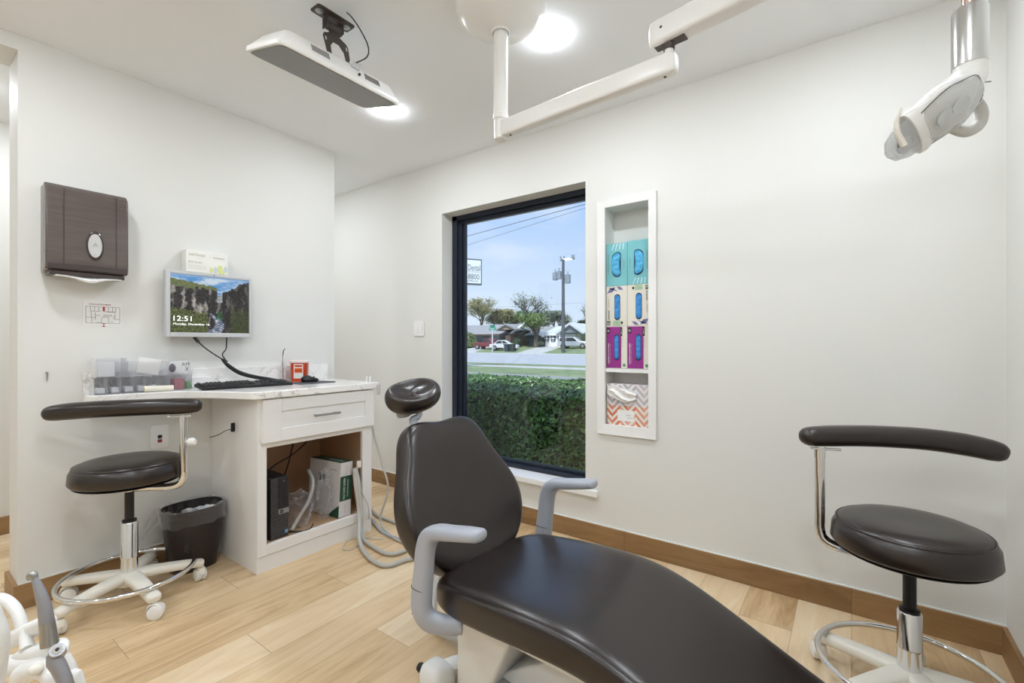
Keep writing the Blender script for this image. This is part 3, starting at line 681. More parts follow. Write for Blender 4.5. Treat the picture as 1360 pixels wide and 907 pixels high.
MB().tube([(-2.62, 1.0, .655), (-2.60, 1.03, .665), (-2.58, 1.06, .685), (-2.575, 1.085, .69)], .002, smooth=5).build('cord', M_black, t)
MB().box(-2.582, -2.57, 1.082, 1.099, .675, .72).build('plug', M_black, t, bevel=.002)

# ---------------------------------------------------------------- glove niche
PN = WY
nt_ = thing('glove_niche_frame', 'white picture-frame trim around the recessed glove niche beside the window', 'frame', ((NL+NR)/2, WY, .62))
fo = (-1.159, -.823, .624, 1.931); fi = (NL+.004, NR-.004, NB+.008, NT-.002)
def mitre(mb, o4, i4):
    mb.loft([[(o4[0][0], PN-.001, o4[0][1]), (o4[0][0], PN-.016, o4[0][1]), (i4[0][0], PN-.012, i4[0][1]), (i4[0][0], PN-.001, i4[0][1])],
             [(o4[1][0], PN-.001, o4[1][1]), (o4[1][0], PN-.016, o4[1][1]), (i4[1][0], PN-.012, i4[1][1]), (i4[1][0], PN-.001, i4[1][1])]])
OC = [(fo[0], fo[2]), (fo[1], fo[2]), (fo[1], fo[3]), (fo[0], fo[3])]; IC = [(fi[0], fi[2]), (fi[1], fi[2]), (fi[1], fi[3]), (fi[0], fi[3])]
for k in range(4):
    mb = MB(); mitre(mb, (OC[k], OC[(k+1) % 4]), (IC[k], IC[(k+1) % 4])); mb.build('frame_rail', M_white, nt_, bevel=.001, smooth=False)
MB().box(NL+.001, NR-.001, PN+.002, PN+.124, .970, .990).build('niche_shelf', M_white, None, 'thin white shelf inside the niche between purple boxes and tissue boxes', 'shelf', smooth=False, bevel=.001)

M_glove = mat('nitrile_blue', '#3D8FD6', .45, bump=1., bscale=90, var=.25, vscale=40)
M_glove2 = mat('nitrile_bright_blue', '#55B4E2', .45, bump=1., bscale=90, var=.25, vscale=40)
M_teal = mat('carton_teal', '#7CC2C8', .5, var=.05, vscale=6)
M_cream2 = mat('carton_cream', '#E3DFD2', .55)
M_purple = mat('carton_purple', '#963087', .45)
M_hole = mat('carton_hole', '#1C3A5C', .6)
def stadium(hw, hh, n=12):
    out = []
    for j in range(n+1): a = PI*j/n; out.append((hw*math.cos(a), hh-hw+hw*math.sin(a)))
    for j in range(n+1): a = PI+PI*j/n; out.append((hw*math.cos(a), -(hh-hw)+hw*math.sin(a)))
    return out
def glove_box(kind, x0, x1, z0, z1, label, flip=1):
    t = thing('glove_box', label, 'glove box', ((x0+x1)/2, PN+.06, z0), group='glove boxes in the niche')
    yf = PN+.014
    MB().box(x0, x1, yf, PN+.12, z0, z1).build('carton', {'teal': M_teal, 'cream': M_cream2, 'purple': M_cream2}[kind], t, smooth=False, bevel=.0012)
    cx = (x0+x1)/2; cz = (z0+z1)/2; W = x1-x0; H = z1-z0
    def fr(px, pz, rot=1, dz=.0012):   # vertical lettering
        return frame((px, yf-dz, pz), (0, 0, rot), (-rot, 0, 0))
    if kind == 'purple':
        MB().box(x0+.001, x1-.034, yf-.0008, yf, z0+.002, z1-.003).build('purple_face', M_purple, t, smooth=False)
        ox = x0+W*.50; hw, hh = .014, .072
    elif kind == 'cream': ox = cx+(.004 if flip > 0 else .002); hw, hh = .0170, .072
    else: ox = cx; hw, hh = .026, .070
    ozc = cz-(.006 if kind == 'cream' else 0)
    st_ = stadium(hw, hh)
    bend = (lambda a, b_: (a+(.012*(1-(b_/hh)**2)-.006)*(-flip), b_)) if kind == 'teal' else (lambda a, b_: (a, b_))
    if kind == 'teal': st_ = [bend(a, b_) for a, b_ in st_]
    MB().prism(st_, lambda a, b_, w2: (ox+a, w2, ozc+b_), yf-.0016, yf-.0006).build('opening', M_hole, t, smooth=False)
    gm = MB(); R = []
    K = 16
    for i in range(K+1):
        v = -1+2*i/K; zz = ozc+v*hh*.9; half = hw*.88*math.sqrt(max(0.02, 1-max(0, (abs(v)*hh-(hh-hw))/hw)**2))
        off = bend(0, v*hh)[0] if kind == 'teal' else 0
        ring = []
        for j in range(14):
            a = 2*PI*j/14
            bl = .004+.0025*math.sin(7*v+3*a+x0*50)+.0018*math.sin(15*v+x0*90)
            ring.append((ox+off+half*math.cos(a), yf-.002-max(.0005, bl*max(0, math.sin(a)))*1.2, zz+.002*math.sin(a*3)))
        R.append(ring)
    gm.loft(R).build('gloves', M_glove2 if kind == 'teal' else M_glove, t)
    r = 1 if flip > 0 else -1
    if kind == 'teal':
        text('NITRILE EXAM GLOVES', .10, .0055, fr(x0+.012 if flip > 0 else x1-.014, cz+.01, r), M_ink, t)
        text('powder free  latex free', .085, .0035, fr(x0+.022 if flip > 0 else x1-.024, cz-.02, r), M_greyink, t)
        text('100 gloves', .05, .004, fr(x1-.018 if flip > 0 else x0+.014, cz, r), M_ink, t)
        m_ = MB(); zz = z1-.02 if flip > 0 else z0+.02
        for k in range(4): m_.add([(x0+.03+.022*k, yf-.0009, zz-.018), (x0+.034+.022*k, yf-.0009, zz-.018), (x0+.05+.018*k, yf-.0009, zz+.016), (x0+.043+.018*k, yf-.0009, zz+.016)], [(0,1,2,3)])
        m_.v = [Vector((min(p.x, x1-.004), p.y, p.z)) for p in m_.v]
        m_.build('printed_swirl', mat('swirl_white', '#C9E4E8', .5), t, smooth=False)
    elif kind == 'cream':
        zt = z0 if flip > 0 else z1; s_ = 1 if flip > 0 else -1
        xl = x0+.014 if flip > 0 else x1-.014
        text('emerald', .05, .013, fr(xl, zt+s_*.062, r), M_ink, t)
        text('NITRILE', .042, .008, fr(xl, zt+s_*.13, r), M_greyink, t)
        e_ = MB(); e_.box(xl-.010, xl+.010, yf-.0012, yf-.0004, zt+s_*.018-.011, zt+s_*.018+.011); e_.build('emblem', mat('emblem_dark_green', '#33513A', .6), t, smooth=False)
        text('E', .012, .015, fr(xl, zt+s_*.018, r, .002), mat('emblem_pale', '#DDE5D5', .6), t)
        m_ = MB(); m_.box(xl+s_*.026 if s_ > 0 else xl-.070, xl+.070 if s_ > 0 else xl-.026, yf-.0008, yf, min(zt, zt+s_*.032)+.002, max(zt, zt+s_*.032)-.002); m_.build('green_print', mat('leafy_green_print', '#A9C2A0', .6, var=.5, vscale=90), t, smooth=False)
        MB().prism(superell(.006, .0075, 16, 2), lambda a, b_, w2: (xl+s_*.078+a, w2, zt+s_*.018+b_), yf-.0016, yf-.001).build('round_seal', M_ink, t, smooth=False)
        zo = z1 if flip > 0 else z0
        m_ = MB()
        for (ax, az, bx_, bz_, w2) in ((.004, -.038, .055, -.006, .026), (.06, -.003, .100, -.024, .018), (.01, -.006, .07, -.03, .010)):
            A_ = Vector((x0+ax if flip > 0 else x1-ax, yf-.0009, zo+s_*az)); B_ = Vector((x0+bx_ if flip > 0 else x1-bx_, yf-.0009, zo+s_*bz_)); d_ = (B_-A_).normalized(); n_ = Vector((-d_.z, 0, d_.x))*w2*.5
            m_.add([A_, (A_+B_)/2+n_, B_, (A_+B_)/2-n_], [(0,1,2,3)])
        m_.build('petal_print', mat('violet_petals', '#77759F', .6, var=.4, vscale=60), t, smooth=False)
        text('examination gloves   powder free', .09, .0035, fr(xl+s_*.050, cz, r), M_greyink, t)
    else:
        text('COATED & COLOURED', .115, .007, fr(x0+.014, cz-.035, 1, .0022), M_paper, t, bold=.02)
        text('NITRILE EXAM GLOVES', .105, .0045, fr(x0+.0245, cz-.035, 1, .0022), mat('pale_pink_ink', '#D9A7CF', .6), t)
        m_ = MB(); m_.box(x0+.003, x0+.022, yf-.0016, yf-.0008, z1-.04, z1-.010); m_.build('brand_patch', M_ink, t, smooth=False)
        text('H', .010, .014, frame((x0+.0125, yf-.002, z1-.025), (0,0,1), (-1,0,0)), M_paper, t)
        m_ = MB(); m_.box(x1-.040, x1-.028, yf-.0012, yf-.0002, z1-.055, z1-.006); m_.build('size_patch', M_ink, t, smooth=False)
        text('size S', .03, .006, frame((x1-.034, yf-.0018, z1-.03), (0,0,1), (-1,0,0)), M_paper, t)
        text('non-sterile', .05, .005, frame((x1-.030, yf-.0012, z1-.09), (0,0,1), (-1,0,0)), M_greyink, t)
        MB().prism(superell(.008, .009, 18, 2), lambda a, b_, w2: (x1-.017+a, w2, z0+.018+b_), yf-.0012, yf-.0002).build('green_seal', mat('seal_green', '#5E8F70', .6), t, smooth=False)
gx0 = NL+.003; gm_ = -.992; gx1 = NR-.004
Z1, Z2, Z3, Z4 = .992, 1.226, 1.450, 1.690
glove_box('purple', gx0, gm_-.001, Z1, Z2-.001, 'purple and white glove box, left of the two purple ones')
glove_box('purple', gm_+.001, gx1, Z1, Z2-.001, 'purple and white glove box, right of the two purple ones')
glove_box('cream', gx0, gm_-.001, Z2, Z3-.001, 'cream floral glove box on the left purple box, emblem at its bottom', 1)
glove_box('cream', gm_+.001, gx1, Z2, Z3-.001, 'cream floral glove box on the right purple box, emblem at its top', -1)
glove_box('teal', gx0, gm_-.001, Z3, Z4-.004, 'teal glove box at the top left of the niche', 1)
glove_box('teal', gm_+.001, gx1, Z3, Z4, 'teal glove box at the top right of the niche', -1)
def herring(name, c1, c2, bgc):
    m, nt, b = new_mat(name); N = nt.nodes; L = nt.links
    tc = N.new('ShaderNodeTexCoord'); sp = N.new('ShaderNodeSeparateXYZ'); L.new(tc.outputs['Object'], sp.inputs[0])
    def mt(op, a, b_=None):
        n = N.new('ShaderNodeMath'); n.operation = op
        for i, q in enumerate((a, b_)):
            if q is None: continue
            if isinstance(q, (int, float)): n.inputs[i].default_value = q
            else: L.new(q, n.inputs[i])
        return n.outputs[0]
    zig = mt('ABSOLUTE', mt('SUBTRACT', mt('FRACT', mt('MULTIPLY', sp.outputs['X'], 11.)), .5))
    v = mt('ADD', mt('MULTIPLY', sp.outputs['Z'], 26.), mt('MULTIPLY', zig, 2.6)); band = mt('GREATER_THAN', mt('FRACT', v), .48)
    wn = N.new('ShaderNodeTexWhiteNoise'); wn.noise_dimensions = '2D'; cb = N.new('ShaderNodeCombineXYZ'); L.new(mt('FLOOR', v), cb.inputs[0]); L.new(mt('FLOOR', mt('MULTIPLY', sp.outputs['X'], 22.)), cb.inputs[1]); L.new(cb.outputs[0], wn.inputs['Vector'])
    mx = N.new('ShaderNodeMix'); mx.data_type = 'RGBA'; L.new(wn.outputs['Value'], mx.inputs[0]); mx.inputs[6].default_value = lin(c1); mx.inputs[7].default_value = lin(c2)
    m2 = N.new('ShaderNodeMix'); m2.data_type = 'RGBA'; L.new(band, m2.inputs[0]); m2.inputs[6].default_value = lin(bgc); L.new(mx.outputs[2], m2.inputs[7])
    L.new(m2.outputs[2], b.inputs['Base Color']); b.inputs['Roughness'].default_value = .5
    return m
yf = PN+.016
t = thing('tissue_box', 'orange and white herringbone tissue box on the niche floor', 'tissue box', (-.99, yf, NB+.001), group='tissue boxes in the niche')
MB().box(NL+.006, NR-.010, yf, PN+.12, NB+.001, .786).build('carton', herring('orange_herringbone', '#D9744A', '#EBB69C', '#EDE7E1'), t, smooth=False, bevel=.001)
MB().box(-1.05, -.955, yf-.0008, yf, .702, .762).build('white_label', M_paper, t, smooth=False)
text('tissues', .03, .008, frame((-.985, yf-.0014, .737), (1,0,0), (0,0,1)), M_greyink, t); text('facial tissue', .03, .005, frame((-.975, yf-.0014, .722), (1,0,0), (0,0,1)), M_ink, t)
t = thing('tissue_box', 'grey and white herringbone tissue box with a tissue sticking out', 'tissue box', (-.99, yf, .787), group='tissue boxes in the niche')
MB().box(NL+.004, NR-.012, yf, PN+.12, .787, .905).build('carton', herring('grey_herringbone', '#B7AEB2', '#D3CBCE', '#EBE7E6'), t, smooth=False, bevel=.001)
R = []
for i in range(13):
    u = i/12; x = -1.105+.165*u; wz = .014+.026*math.sin(PI*u)+.004*math.sin(9*u); zc = .862-.018*u+.006*math.sin(7*u)
    R.append([(x+.004*math.sin(3*a), yf-.004-(.010+.012*math.sin(PI*u))*(0.5+.5*math.cos(a))*(1+.4*math.sin(5*a+8*u)), zc+wz*math.sin(a)+.004*math.sin(4*a+9*u)) for a in [2*PI*j/20 for j in range(20)]])
MB().loft(R).build('tissue', M_paper, t)

# ---------------------------------------------------------------- stools
def stool(label, cx, cy, zs, legrot, armang, armdist, lever_a, knob, post_px, bar_z=None):
    t = thing('dental_stool', label, 'stool', (cx, cy, 0), group='dental stools')
    B = Matrix.Translation((cx, cy, 0))
    hub = MB().lathe([(.001, .072), (.05, .075), (.052, .10), (.045, .118), (.03, .125), (.001, .125)], n=32).xf(B); hub.build('hub', M_cream, t)
    for k in range(5):
        a = math.radians(legrot+72*k); R_ = B@Matrix.Rotation(a, 4, 'Z')
        l = MB().sweep([(.02, 0, .100), (.10, 0, .096), (.20, 0, .086), (.262, 0, .076), (.275, 0, .074)], (0,1,0), [.036, .031, .027, .026, .015], [.022, .020, .018, .017, .011], pw=3, n=16); l.v = [p+Vector((0,0,.008)) for p in l.v]; l.xf(R_)
        lg = l.build('leg', M_cream, t)
        cs = MB(); swv = Matrix.Translation((.262, 0, 0))@Matrix.Rotation(1.1+k*.9+legrot, 4, 'Z')
        cs.cyl((0,0,.05), (0,0,.066), .008, n=12)
        cs.sweep([(-.026, 0, .030), (-.018, 0, .050), (0, 0, .058), (.016, 0, .052), (.024, 0, .034)], (0,1,0), [.012,.015,.015,.015,.012], [.003,.004,.004,.004,.003], n=12)
        cs.v = [p*1.08 for p in cs.v]; cs.xf(R_@swv); cb = cs.build('caster', M_cream, lg)
        wl = MB(); mR = Matrix.Rotation(PI/2, 3, 'X')
        wl.lathe([(.001, -.021), (.020, -.021), (.026, -.018), (.027, -.012), (.027, -.004), (.022, -.003), (.022, .003), (.027, .004), (.027, .012), (.026, .018), (.020, .021), (.001, .021)], (-.006, 0, .0272), 28, m=mR)
        wl.v = [p*1.08 for p in wl.v]; wl.xf(R_@swv); wl.build('caster_wheel', M_plastic, lg)
    MB().lathe([(.001,.11), (.031, .11), (.031, .185), (.0325, .188), (.0325, .194), (.031, .197), (.031, zs-.335+.06+.0), (.028, zs-.27), (.001, zs-.27)], n=32).xf(B).build('column', M_chrome, t)
    MB().lathe([(.001, zs-.27), (.026, zs-.27), (.0265, zs-.262), (.017, zs-.258), (.017, zs-.13), (.001, zs-.13)], n=24).xf(B).build('gas_spring', M_black, t)
    MB().lathe([(.001, zs-.135), (.024, zs-.135), (.024, zs-.120), (.020, zs-.118), (.022, zs-.09), (.05, zs-.085), (.001, zs-.083)], n=24).xf(B).build('seat_mount', M_chrome, t)
    rg = MB(); rp_ = [(.238*math.cos(2*PI*j/48), .238*math.sin(2*PI*j/48), .1195) for j in range(48)]
    rg.tube(rp_, .0095, n=12, closed=True).xf(B); fr_ = rg.build('foot_ring', M_chrome, t)
    # seat: round cushion, thick piped rim, slightly dished top
    st_ = MB().lathe([(.001, zs-.085), (.16, zs-.085), (.196, zs-.080), (.204, zs-.07), (.200, zs-.03), (.190, zs-.012), (.184, zs-.006), (.1835, zs-.005), (.165, zs+.004), (.12, zs+.008), (.06, zs+.007), (.001, zs+.006)], n=64).xf(B)
    s_ = st_.build('seat', M_vinyl, t, auto=80)
    pp = [(.1885*math.cos(2*PI*j/64), .1885*math.sin(2*PI*j/64), zs-.008) for j in range(64)]
    MB().tube(pp, .0022, n=6, closed=True).xf(B).build('piping', M_vinyl, s_)
    MB().lathe([(.001, zs-.092), (.185, zs-.092), (.19, zs-.088), (.001, zs-.086)], n=40).xf(B).build('seat_pan', M_black, t)
    # body support bar on a bent chrome post
    A = math.radians(armang); R_ = B@Matrix.Rotation(A, 4, 'Z')
    bz = bar_z or zs+.245
    L_ = .278; sg = .045
    tt = [-1, -.985, -.94, -.86, -.65, -.33, 0, .33, .65, .86, .94, .985, 1]
    pts = [(L_*q2, armdist+sg*(1-q2*q2)-sg*.5, bz+.008*(1-q2*q2)-.022*max(0, q2)**3*(1 if not knob else .4)) for q2 in tt]
    ka_ = [.25, .55, .82, .94, 1, 1, 1, 1, 1, .94, .82, .55, .25]
    bar = MB().sweep(pts, (0,1,0), [.040*q2 for q2 in ka_], [.035*q2 for q2 in ka_], n=22, smooth=3, pw=2.3).xf(R_)
    bar.build('support_bar', M_vinyl, t)
    px, py = post_px
    MB().box(px-.03, px+.06, py-.014, py+.014, bz-.043, bz-.035).xf(R_).build('bar_plate', M_chrome, t, bevel=.002)
    po = MB().tube([(px, py, bz-.034), (px, py, zs-.02), (px, py, zs-.07), (px*.95, py*.95, zs-.105), (px*.78, py*.78, zs-.122), (px*.4, py*.4, zs-.124), (0, 0, zs-.124)], .0155, smooth=6, n=16).xf(R_)
    post_ = po.build('support_post', M_chrome, t)
    MB().lathe([(.0175, bz-.07), (.0175, bz-.040), (.001, bz-.040)], (px, py, 0), 18).xf(R_).build('post_collar', M_chrome, t)
    if knob:
        kd = Vector((px, py, 0)).normalized()
        kd = R_.to_3x3().inverted()@Vector((.808, .589, 0)); k0 = Vector((px, py, zs+.075))
        MB().tube([k0+kd*.01, k0+kd*.022, k0+kd*.026, k0+kd*.04, k0+kd*.052], [.006, .007, .017, .019, .012], n=16).xf(R_).build('knob', M_plastic, t, label='white clamp knob')
    la = math.radians(lever_a); lv = MB().tube([(.015*math.cos(la), .015*math.sin(la), zs-.11), (.10*math.cos(la), .10*math.sin(la), zs-.112), (.16*math.cos(la), .16*math.sin(la), zs-.104)], [.004, .004, .004], smooth=3, n=8).xf(B); lv.build('height_lever', M_chrome, t)
    MB().sphere((0,0,0), .02, (1.4, .7, .35)).xf(B@Matrix.Translation((.165*math.cos(la), .165*math.sin(la), zs-.103))@Matrix.Rotation(la, 4, 'Z')).build('lever_paddle', M_greyp, t)
    if not knob:
        MB().sphere((0,0,0), .024, (.65, .9, .75)).xf(B@Matrix.Translation((.035, -.012, zs-.135))@Matrix.Rotation(.6, 4, 'X')).build('release_paddle', mat('warm_grey_plastic', '#9F9C97', .35), t)
    return t
stool('dark brown dental stool with chrome foot ring in front of the marble desktop', -2.575, .665, .615, 3, 238, .045, 205, True, (-.215, .06), .845)
stool('dark brown dental stool standing by the right end of the window wall', .146, 1.888, .572, 12, 19, .085, 200, False, (-.215, .09), .812)

# ---------------------------------------------------------------- bin with clear liner
t = thing('trash_bin', 'dark brown waste bin with clear liner bag between stool and cabinet', 'bin', (-2.695, .955, 0))
BC = Matrix.Translation((-2.70, .955, 0)); hz = .31
def binring(k_, z_): return [(.105*k_*c_, .135*k_*s__, z_) for c_, s__ in [(math.copysign(abs(math.cos(a))**.75, math.cos(a)), math.copysign(abs(math.sin(a))**.75, math.sin(a))) for a in [2*PI*j/40 for j in range(40)]]]
M_bin = mat('bin_brown', '#2A2224', .35)
MB().loft([binring(.70, .0), binring(.74, .006), binring(.97, hz-.03), binring(1.0, hz-.028), binring(1.0, hz), binring(.965, hz), binring(.70, .01)]).xf(BC).build('body', M_bin, t)
R = []
for k_, z_, wv in ((1.02, hz-.075, .03), (1.05, hz-.04, .03), (1.045, hz+.004, .01), (.99, hz+.008, .01), (.93, hz-.03, .03), (.84, hz-.09, .06)):
    rr = binring(k_, z_); R.append([(x*(1+wv*math.sin(j*2.7+z_*40)), y*(1+wv*math.sin(j*1.9)), z+.006*math.sin(j*1.3+k_*9)) for j, (x, y, z) in enumerate(rr)])
MB().loft(R, caps=False).xf(BC).build('liner_bag', M_bag, t)
MB().tube([(-.0, -.135, hz-.02), (.01, -.165, hz-.035), (.02, -.21, hz-.085), (.03, -.25, hz-.13)], [.028, .024, .012, .004], smooth=4, n=9).xf(BC).build('bag_knot', M_bag, t)
for k in range(5):
    m_ = Matrix.Translation((random.uniform(-.05, .05), -.07+.035*k, hz-.045+random.uniform(-.01, .012)))@Matrix.Rotation(random.uniform(0, 6), 4, 'Z')@Matrix.Rotation(random.uniform(-.5, .5), 4, 'X')
    b = MB(); R = [[(r_*math.cos(a)*(1+.3*math.sin(3*a+k)), r_*.6*math.sin(a), z_+.006*math.sin(4*a+k)) for a in [2*PI*j/14 for j in range(14)]] for r_, z_ in ((.012, -.012), (.035, -.004), (.04, .006), (.015, .014))]
    b.loft(R).xf(BC@m_).build('paper_towel_waste', mat('used_paper_%d' % k, ['#DCE3EA', '#C4D8E8', '#E8E8EA', '#D8DEE6', '#F0F0F2'][k], .8), None, 'crumpled pale paper in the waste bin', 'waste paper', 'crumpled papers in the bin')

# ---------------------------------------------------------------- inside the cabinet
zf = .1285
pc = thing('desktop_computer', 'slim black desktop computer tower at the left of the cabinet opening', 'computer', (-2.50, 1.228, zf))
py0, py1, pz1 = 1.182, 1.277, zf+.312
pxf = -2.372
MB().box(pxf-.29, pxf-.012, py0, py1, zf, pz1).build('case', M_black, pc, bevel=.002)
def grille():
    m, nt, b = new_mat('perforated_black'); N = nt.nodes; L = nt.links
    tc = N.new('ShaderNodeTexCoord'); mp = N.new('ShaderNodeMapping'); mp.inputs['Scale'].default_value = (1, 140, 140); L.new(tc.outputs['Object'], mp.inputs[0])
    v = N.new('ShaderNodeTexVoronoi'); v.inputs['Scale'].default_value = 1.; L.new(mp.outputs[0], v.inputs['Vector'])
    r = N.new('ShaderNodeValToRGB'); L.new(v.outputs['Distance'], r.inputs[0]); r.color_ramp.elements[0].color = (.002,.002,.002,1); r.color_ramp.elements[0].position = .3; r.color_ramp.elements[1].color = lin('#3C3D40'); r.color_ramp.elements[1].position = .4
    L.new(r.outputs[0], b.inputs['Base Color']); b.inputs['Roughness'].default_value = .4; return m
MB().box(pxf-.012, pxf-.001, py0+.001, py1-.001, zf+.001, pz1-.001).build('front_grille', grille(), pc, bevel=.002)
MB().box(pxf-.0015, pxf+.003, py0+.040, py1-.002, zf+.15, pz1-.004).build('control_panel', mat('charcoal_panel', '#232427', .35), pc, bevel=.0015)
b = MB(); 
MB().box(pxf-.0015, pxf+.0034, py0+.040, py1-.002, zf+.125, zf+.15).build('logo_strip', mat('grey_strip', '#8C8A88', .4), pc, smooth=False)
MB().lathe([(.001, 0), (.009, 0), (.009, .001), (.001, .001)], (pxf+.0034, py0+.055, zf+.1375), 24, m=Matrix(((0,0,1),(1,0,0),(0,1,0)))).build('round_logo', M_black, pc)
text('DELL', .011, .0045, frame((pxf+.0048, py0+.055, zf+.1375), (0,1,0), (0,0,1)), mat('logo_silver', '#C8C8C8', .4), pc)
MB().lathe([(.001, 0), (.005, 0), (.005, .002), (.001, .002)], (pxf+.003, py0+.066, pz1-.02), 20, m=Matrix(((0,0,1),(1,0,0),(0,1,0)))).build('power_button', mat('pb', '#55565A', .4), pc)
for k in range(5): MB().box(pxf+.003, pxf+.0034, py0+.062, py0+.074, zf+.19+k*.018, zf+.196+k*.018).build('port', mat('port_grey', '#0A0A0B', .3), pc, smooth=False)
MB().box(pxf-.001, pxf+.0005, py1-.020, py1-.006, zf+.02, zf+.036).build('sticker', mat('sticker_blue', '#7FA3CC', .5), pc, smooth=False)

gb = thing('wifi_camera_box', 'white and dark green product box leaning in the cabinet, right of the computer', 'box', (-2.5, 1.62, zf), 0)
GB = Matrix.Translation((-2.360, 1.560, zf+.001))@Matrix.Rotation(math.radians(6), 4, 'Z')@Matrix.Rotation(math.radians(-3), 4, 'X')
gw, gd, gh = .085, .27, .315   # y thickness, x depth, height
MB().box(-gd, 0, 0, gw, 0.004, gh).xf(GB).build('carton', mat('carton_grey_white', '#D9D5D4', .5), gb, smooth=False, bevel=.001)
M_green = mat('dark_green_print', '#1F4A38', .45)
MB().box(-gd+.0005, .0005, .0005, gw-.0005, gh-.0005, gh+.0008).xf(GB).build('green_top', M_green, gb, smooth=False)
MB().box(-.0005, .0008, .001, gw-.001, .095, .235).xf(GB).build('green_band', M_green, gb, smooth=False)
MB().add([(-.001, -.0008, .005), (-.10, -.0008, .005), (-.001, -.0008, .075)], [(0,1,2)]).xf(GB).build('green_corner', M_green, gb, smooth=False)
fs_ = GB@frame((.0012, .030, .165), (0,0,1), (0,-1,0)); text('HALF DOME CAMERA', .12, .014, fs_, M_paper, gb)
fs_ = GB@frame((.0012, .055, .165), (0,0,1), (0,-1,0)); text('COLOUR BLACK', .10, .009, fs_, M_paper, gb)
fs_ = GB@frame((.0012, .04, .27), (0,0,1), (0,-1,0)); text('product model', .05, .008, fs_, M_greyink, gb)
fs_ = GB@frame((.0012, .04, .05), (0,0,1), (0,-1,0)); text('serial number', .05, .008, fs_, M_greyink, gb)
fs_ = GB@frame((-.085, .040, gh+.0012), (1,0,0), (0,1,0)); text('NEXXON', .11, .026, fs_, M_paper, gb)
fs_ = GB@frame((-.055, -.0012, gh-.045), (1,0,0), (0,0,1)); text('NEXXON', .05, .009, fs_, M_ink, gb)
for dx in (-.175, -.14):
    MB().prism(stadium(.011, .024), lambda a, b_, w2: (dx+a, w2, gh-.10+b_), -.0012, 0).xf(GB).build('printed_device', M_ink, gb, smooth=False)
M_lead = mat('cable_grey', '#C9C3B8', .45)
def crumple(name, c, r, sc, label, seedv, matl):
    m_ = MB(); m_.sphere((0,0,0), 1, (1,1,1), n=34, k=22)
    out = []
    for p in m_.v:
        n_ = noise.noise(p*1.8+Vector((seedv, 0, 0)))*.5+noise.noise(p*5+Vector((0, seedv, 0)))*.26+.13*abs(noise.noise(p*11))
        q_ = Vector((p.x*sc[0], p.y*sc[1], p.z*sc[2]))*r*(1+n_); out.append(q_+Vector(c))
    m_.v = out; m_.v = [Vector((p.x, p.y, max(p.z, zf+.0008))) for p in m_.v]
    return m_.build(name, matl, None, label, 'bag')
crumple('plastic_bag', (-2.47, 1.385, zf+.085), .085, (.9, .75, 1.0), 'crumpled clear plastic bag on cabinet floor beside the computer', 3.1, M_bag)
crumple('plastic_bag', (-2.43, 1.515, zf+.135), .075, (.7, .42, 1.75), 'crumpled clear plastic bag slumped against the white and green box', 8.4, M_bag)
def cable(name, label, pts, r, m_, sm=6, group=None, cat='cable'):
    return MB().tube(pts, r, smooth=sm, n=10).build(name, m_, None, label, cat, group)
cable('power_cable', 'black cable hanging down behind the computer at the cabinet left', [(-2.72, 1.18, .62), (-2.70, 1.21, .58), (-2.66, 1.235, .52), (-2.66, 1.23, .45)], .0035, M_black)
cable('power_cable', 'black cable curving down the middle of the cabinet opening', [(-2.60, 1.55, .635), (-2.58, 1.50, .56), (-2.60, 1.42, .49), (-2.66, 1.36, .44), (-2.70, 1.33, .40)], .0035, M_black)
cable('monitor_lead', 'dark purple cable at the back of the cabinet', [(-2.80, 1.54, .635), (-2.79, 1.53, .52), (-2.78, 1.50, .42), (-2.78, 1.47, .33)], .004, mat('purple_black', '#33222F', .5))
cable('grey_hose', 'light grey tube rising out of the crumpled bag inside cabinet', [(-2.385, 1.30, zf+.02), (-2.385, 1.345, zf+.08), (-2.39, 1.40, zf+.15), (-2.42, 1.44, zf+.23), (-2.50, 1.46, zf+.28)], .010, mat('tube_grey', '#A9A6A0', .4), cat='hose')
cable('short_black_cord', 'thin black cord lying on the cabinet floor near the front rail', [(-2.42, 1.285, zf+.004), (-2.365, 1.33, zf+.004), (-2.355, 1.38, zf+.004), (-2.40, 1.43, zf+.004)], .003, M_black)

# ---------------------------------------------------------------- hoses on the floor
hg = 'grey hoses from the cabinet to the chair'
M_hose = mat('hose_grey', '#B9B6AE', .38)
hp = lambda u, v, z: onz(u, v, z)
MB().box(-2.345, -2.33, 1.668, 1.692, .40, .44).build('hose_clip', M_cream, None, 'small cream clip holding hoses at the right edge of the cabinet opening', 'clip', bevel=.002)
cable('floor_hose', 'thick grey hose arching lowest out of the cabinet onto the floor', [(-2.35, 1.655, .40), (-2.325, 1.65, .30), (-2.30, 1.655, .14), hp(478, 720, .03), hp(492, 742, .014), hp(515, 751, .014), hp(545, 742, .014), hp(580, 745, .014), (-1.35, 1.32, .014), (-1.12, 1.27, .04)], .0115, M_hose, group=hg, cat='hose')
cable('floor_hose', 'thick grey hose running above the lowest one on the floor', [(-2.35, 1.668, .40), (-2.322, 1.668, .30), (-2.30, 1.67, .15), hp(481, 712, .03), hp(497, 727, .014), hp(520, 736, .014), hp(550, 728, .014), hp(590, 728, .014), (-1.25, 1.36, .014), (-1.12, 1.32, .04)], .0105, M_hose, group=hg, cat='hose')
cable('floor_hose', 'thin grey hose hanging from the right side of desktop to the floor', [(-2.355, 1.776, .72), (-2.345, 1.785, .60), (-2.30, 1.81, .42), (-2.26, 1.83, .25), hp(505, 690, .06), hp(520, 712, .012), hp(545, 722, .012), hp(600, 722, .012), (-1.2, 1.40, .012), (-1.12, 1.36, .05)], .006, M_hose, group=hg, cat='hose')
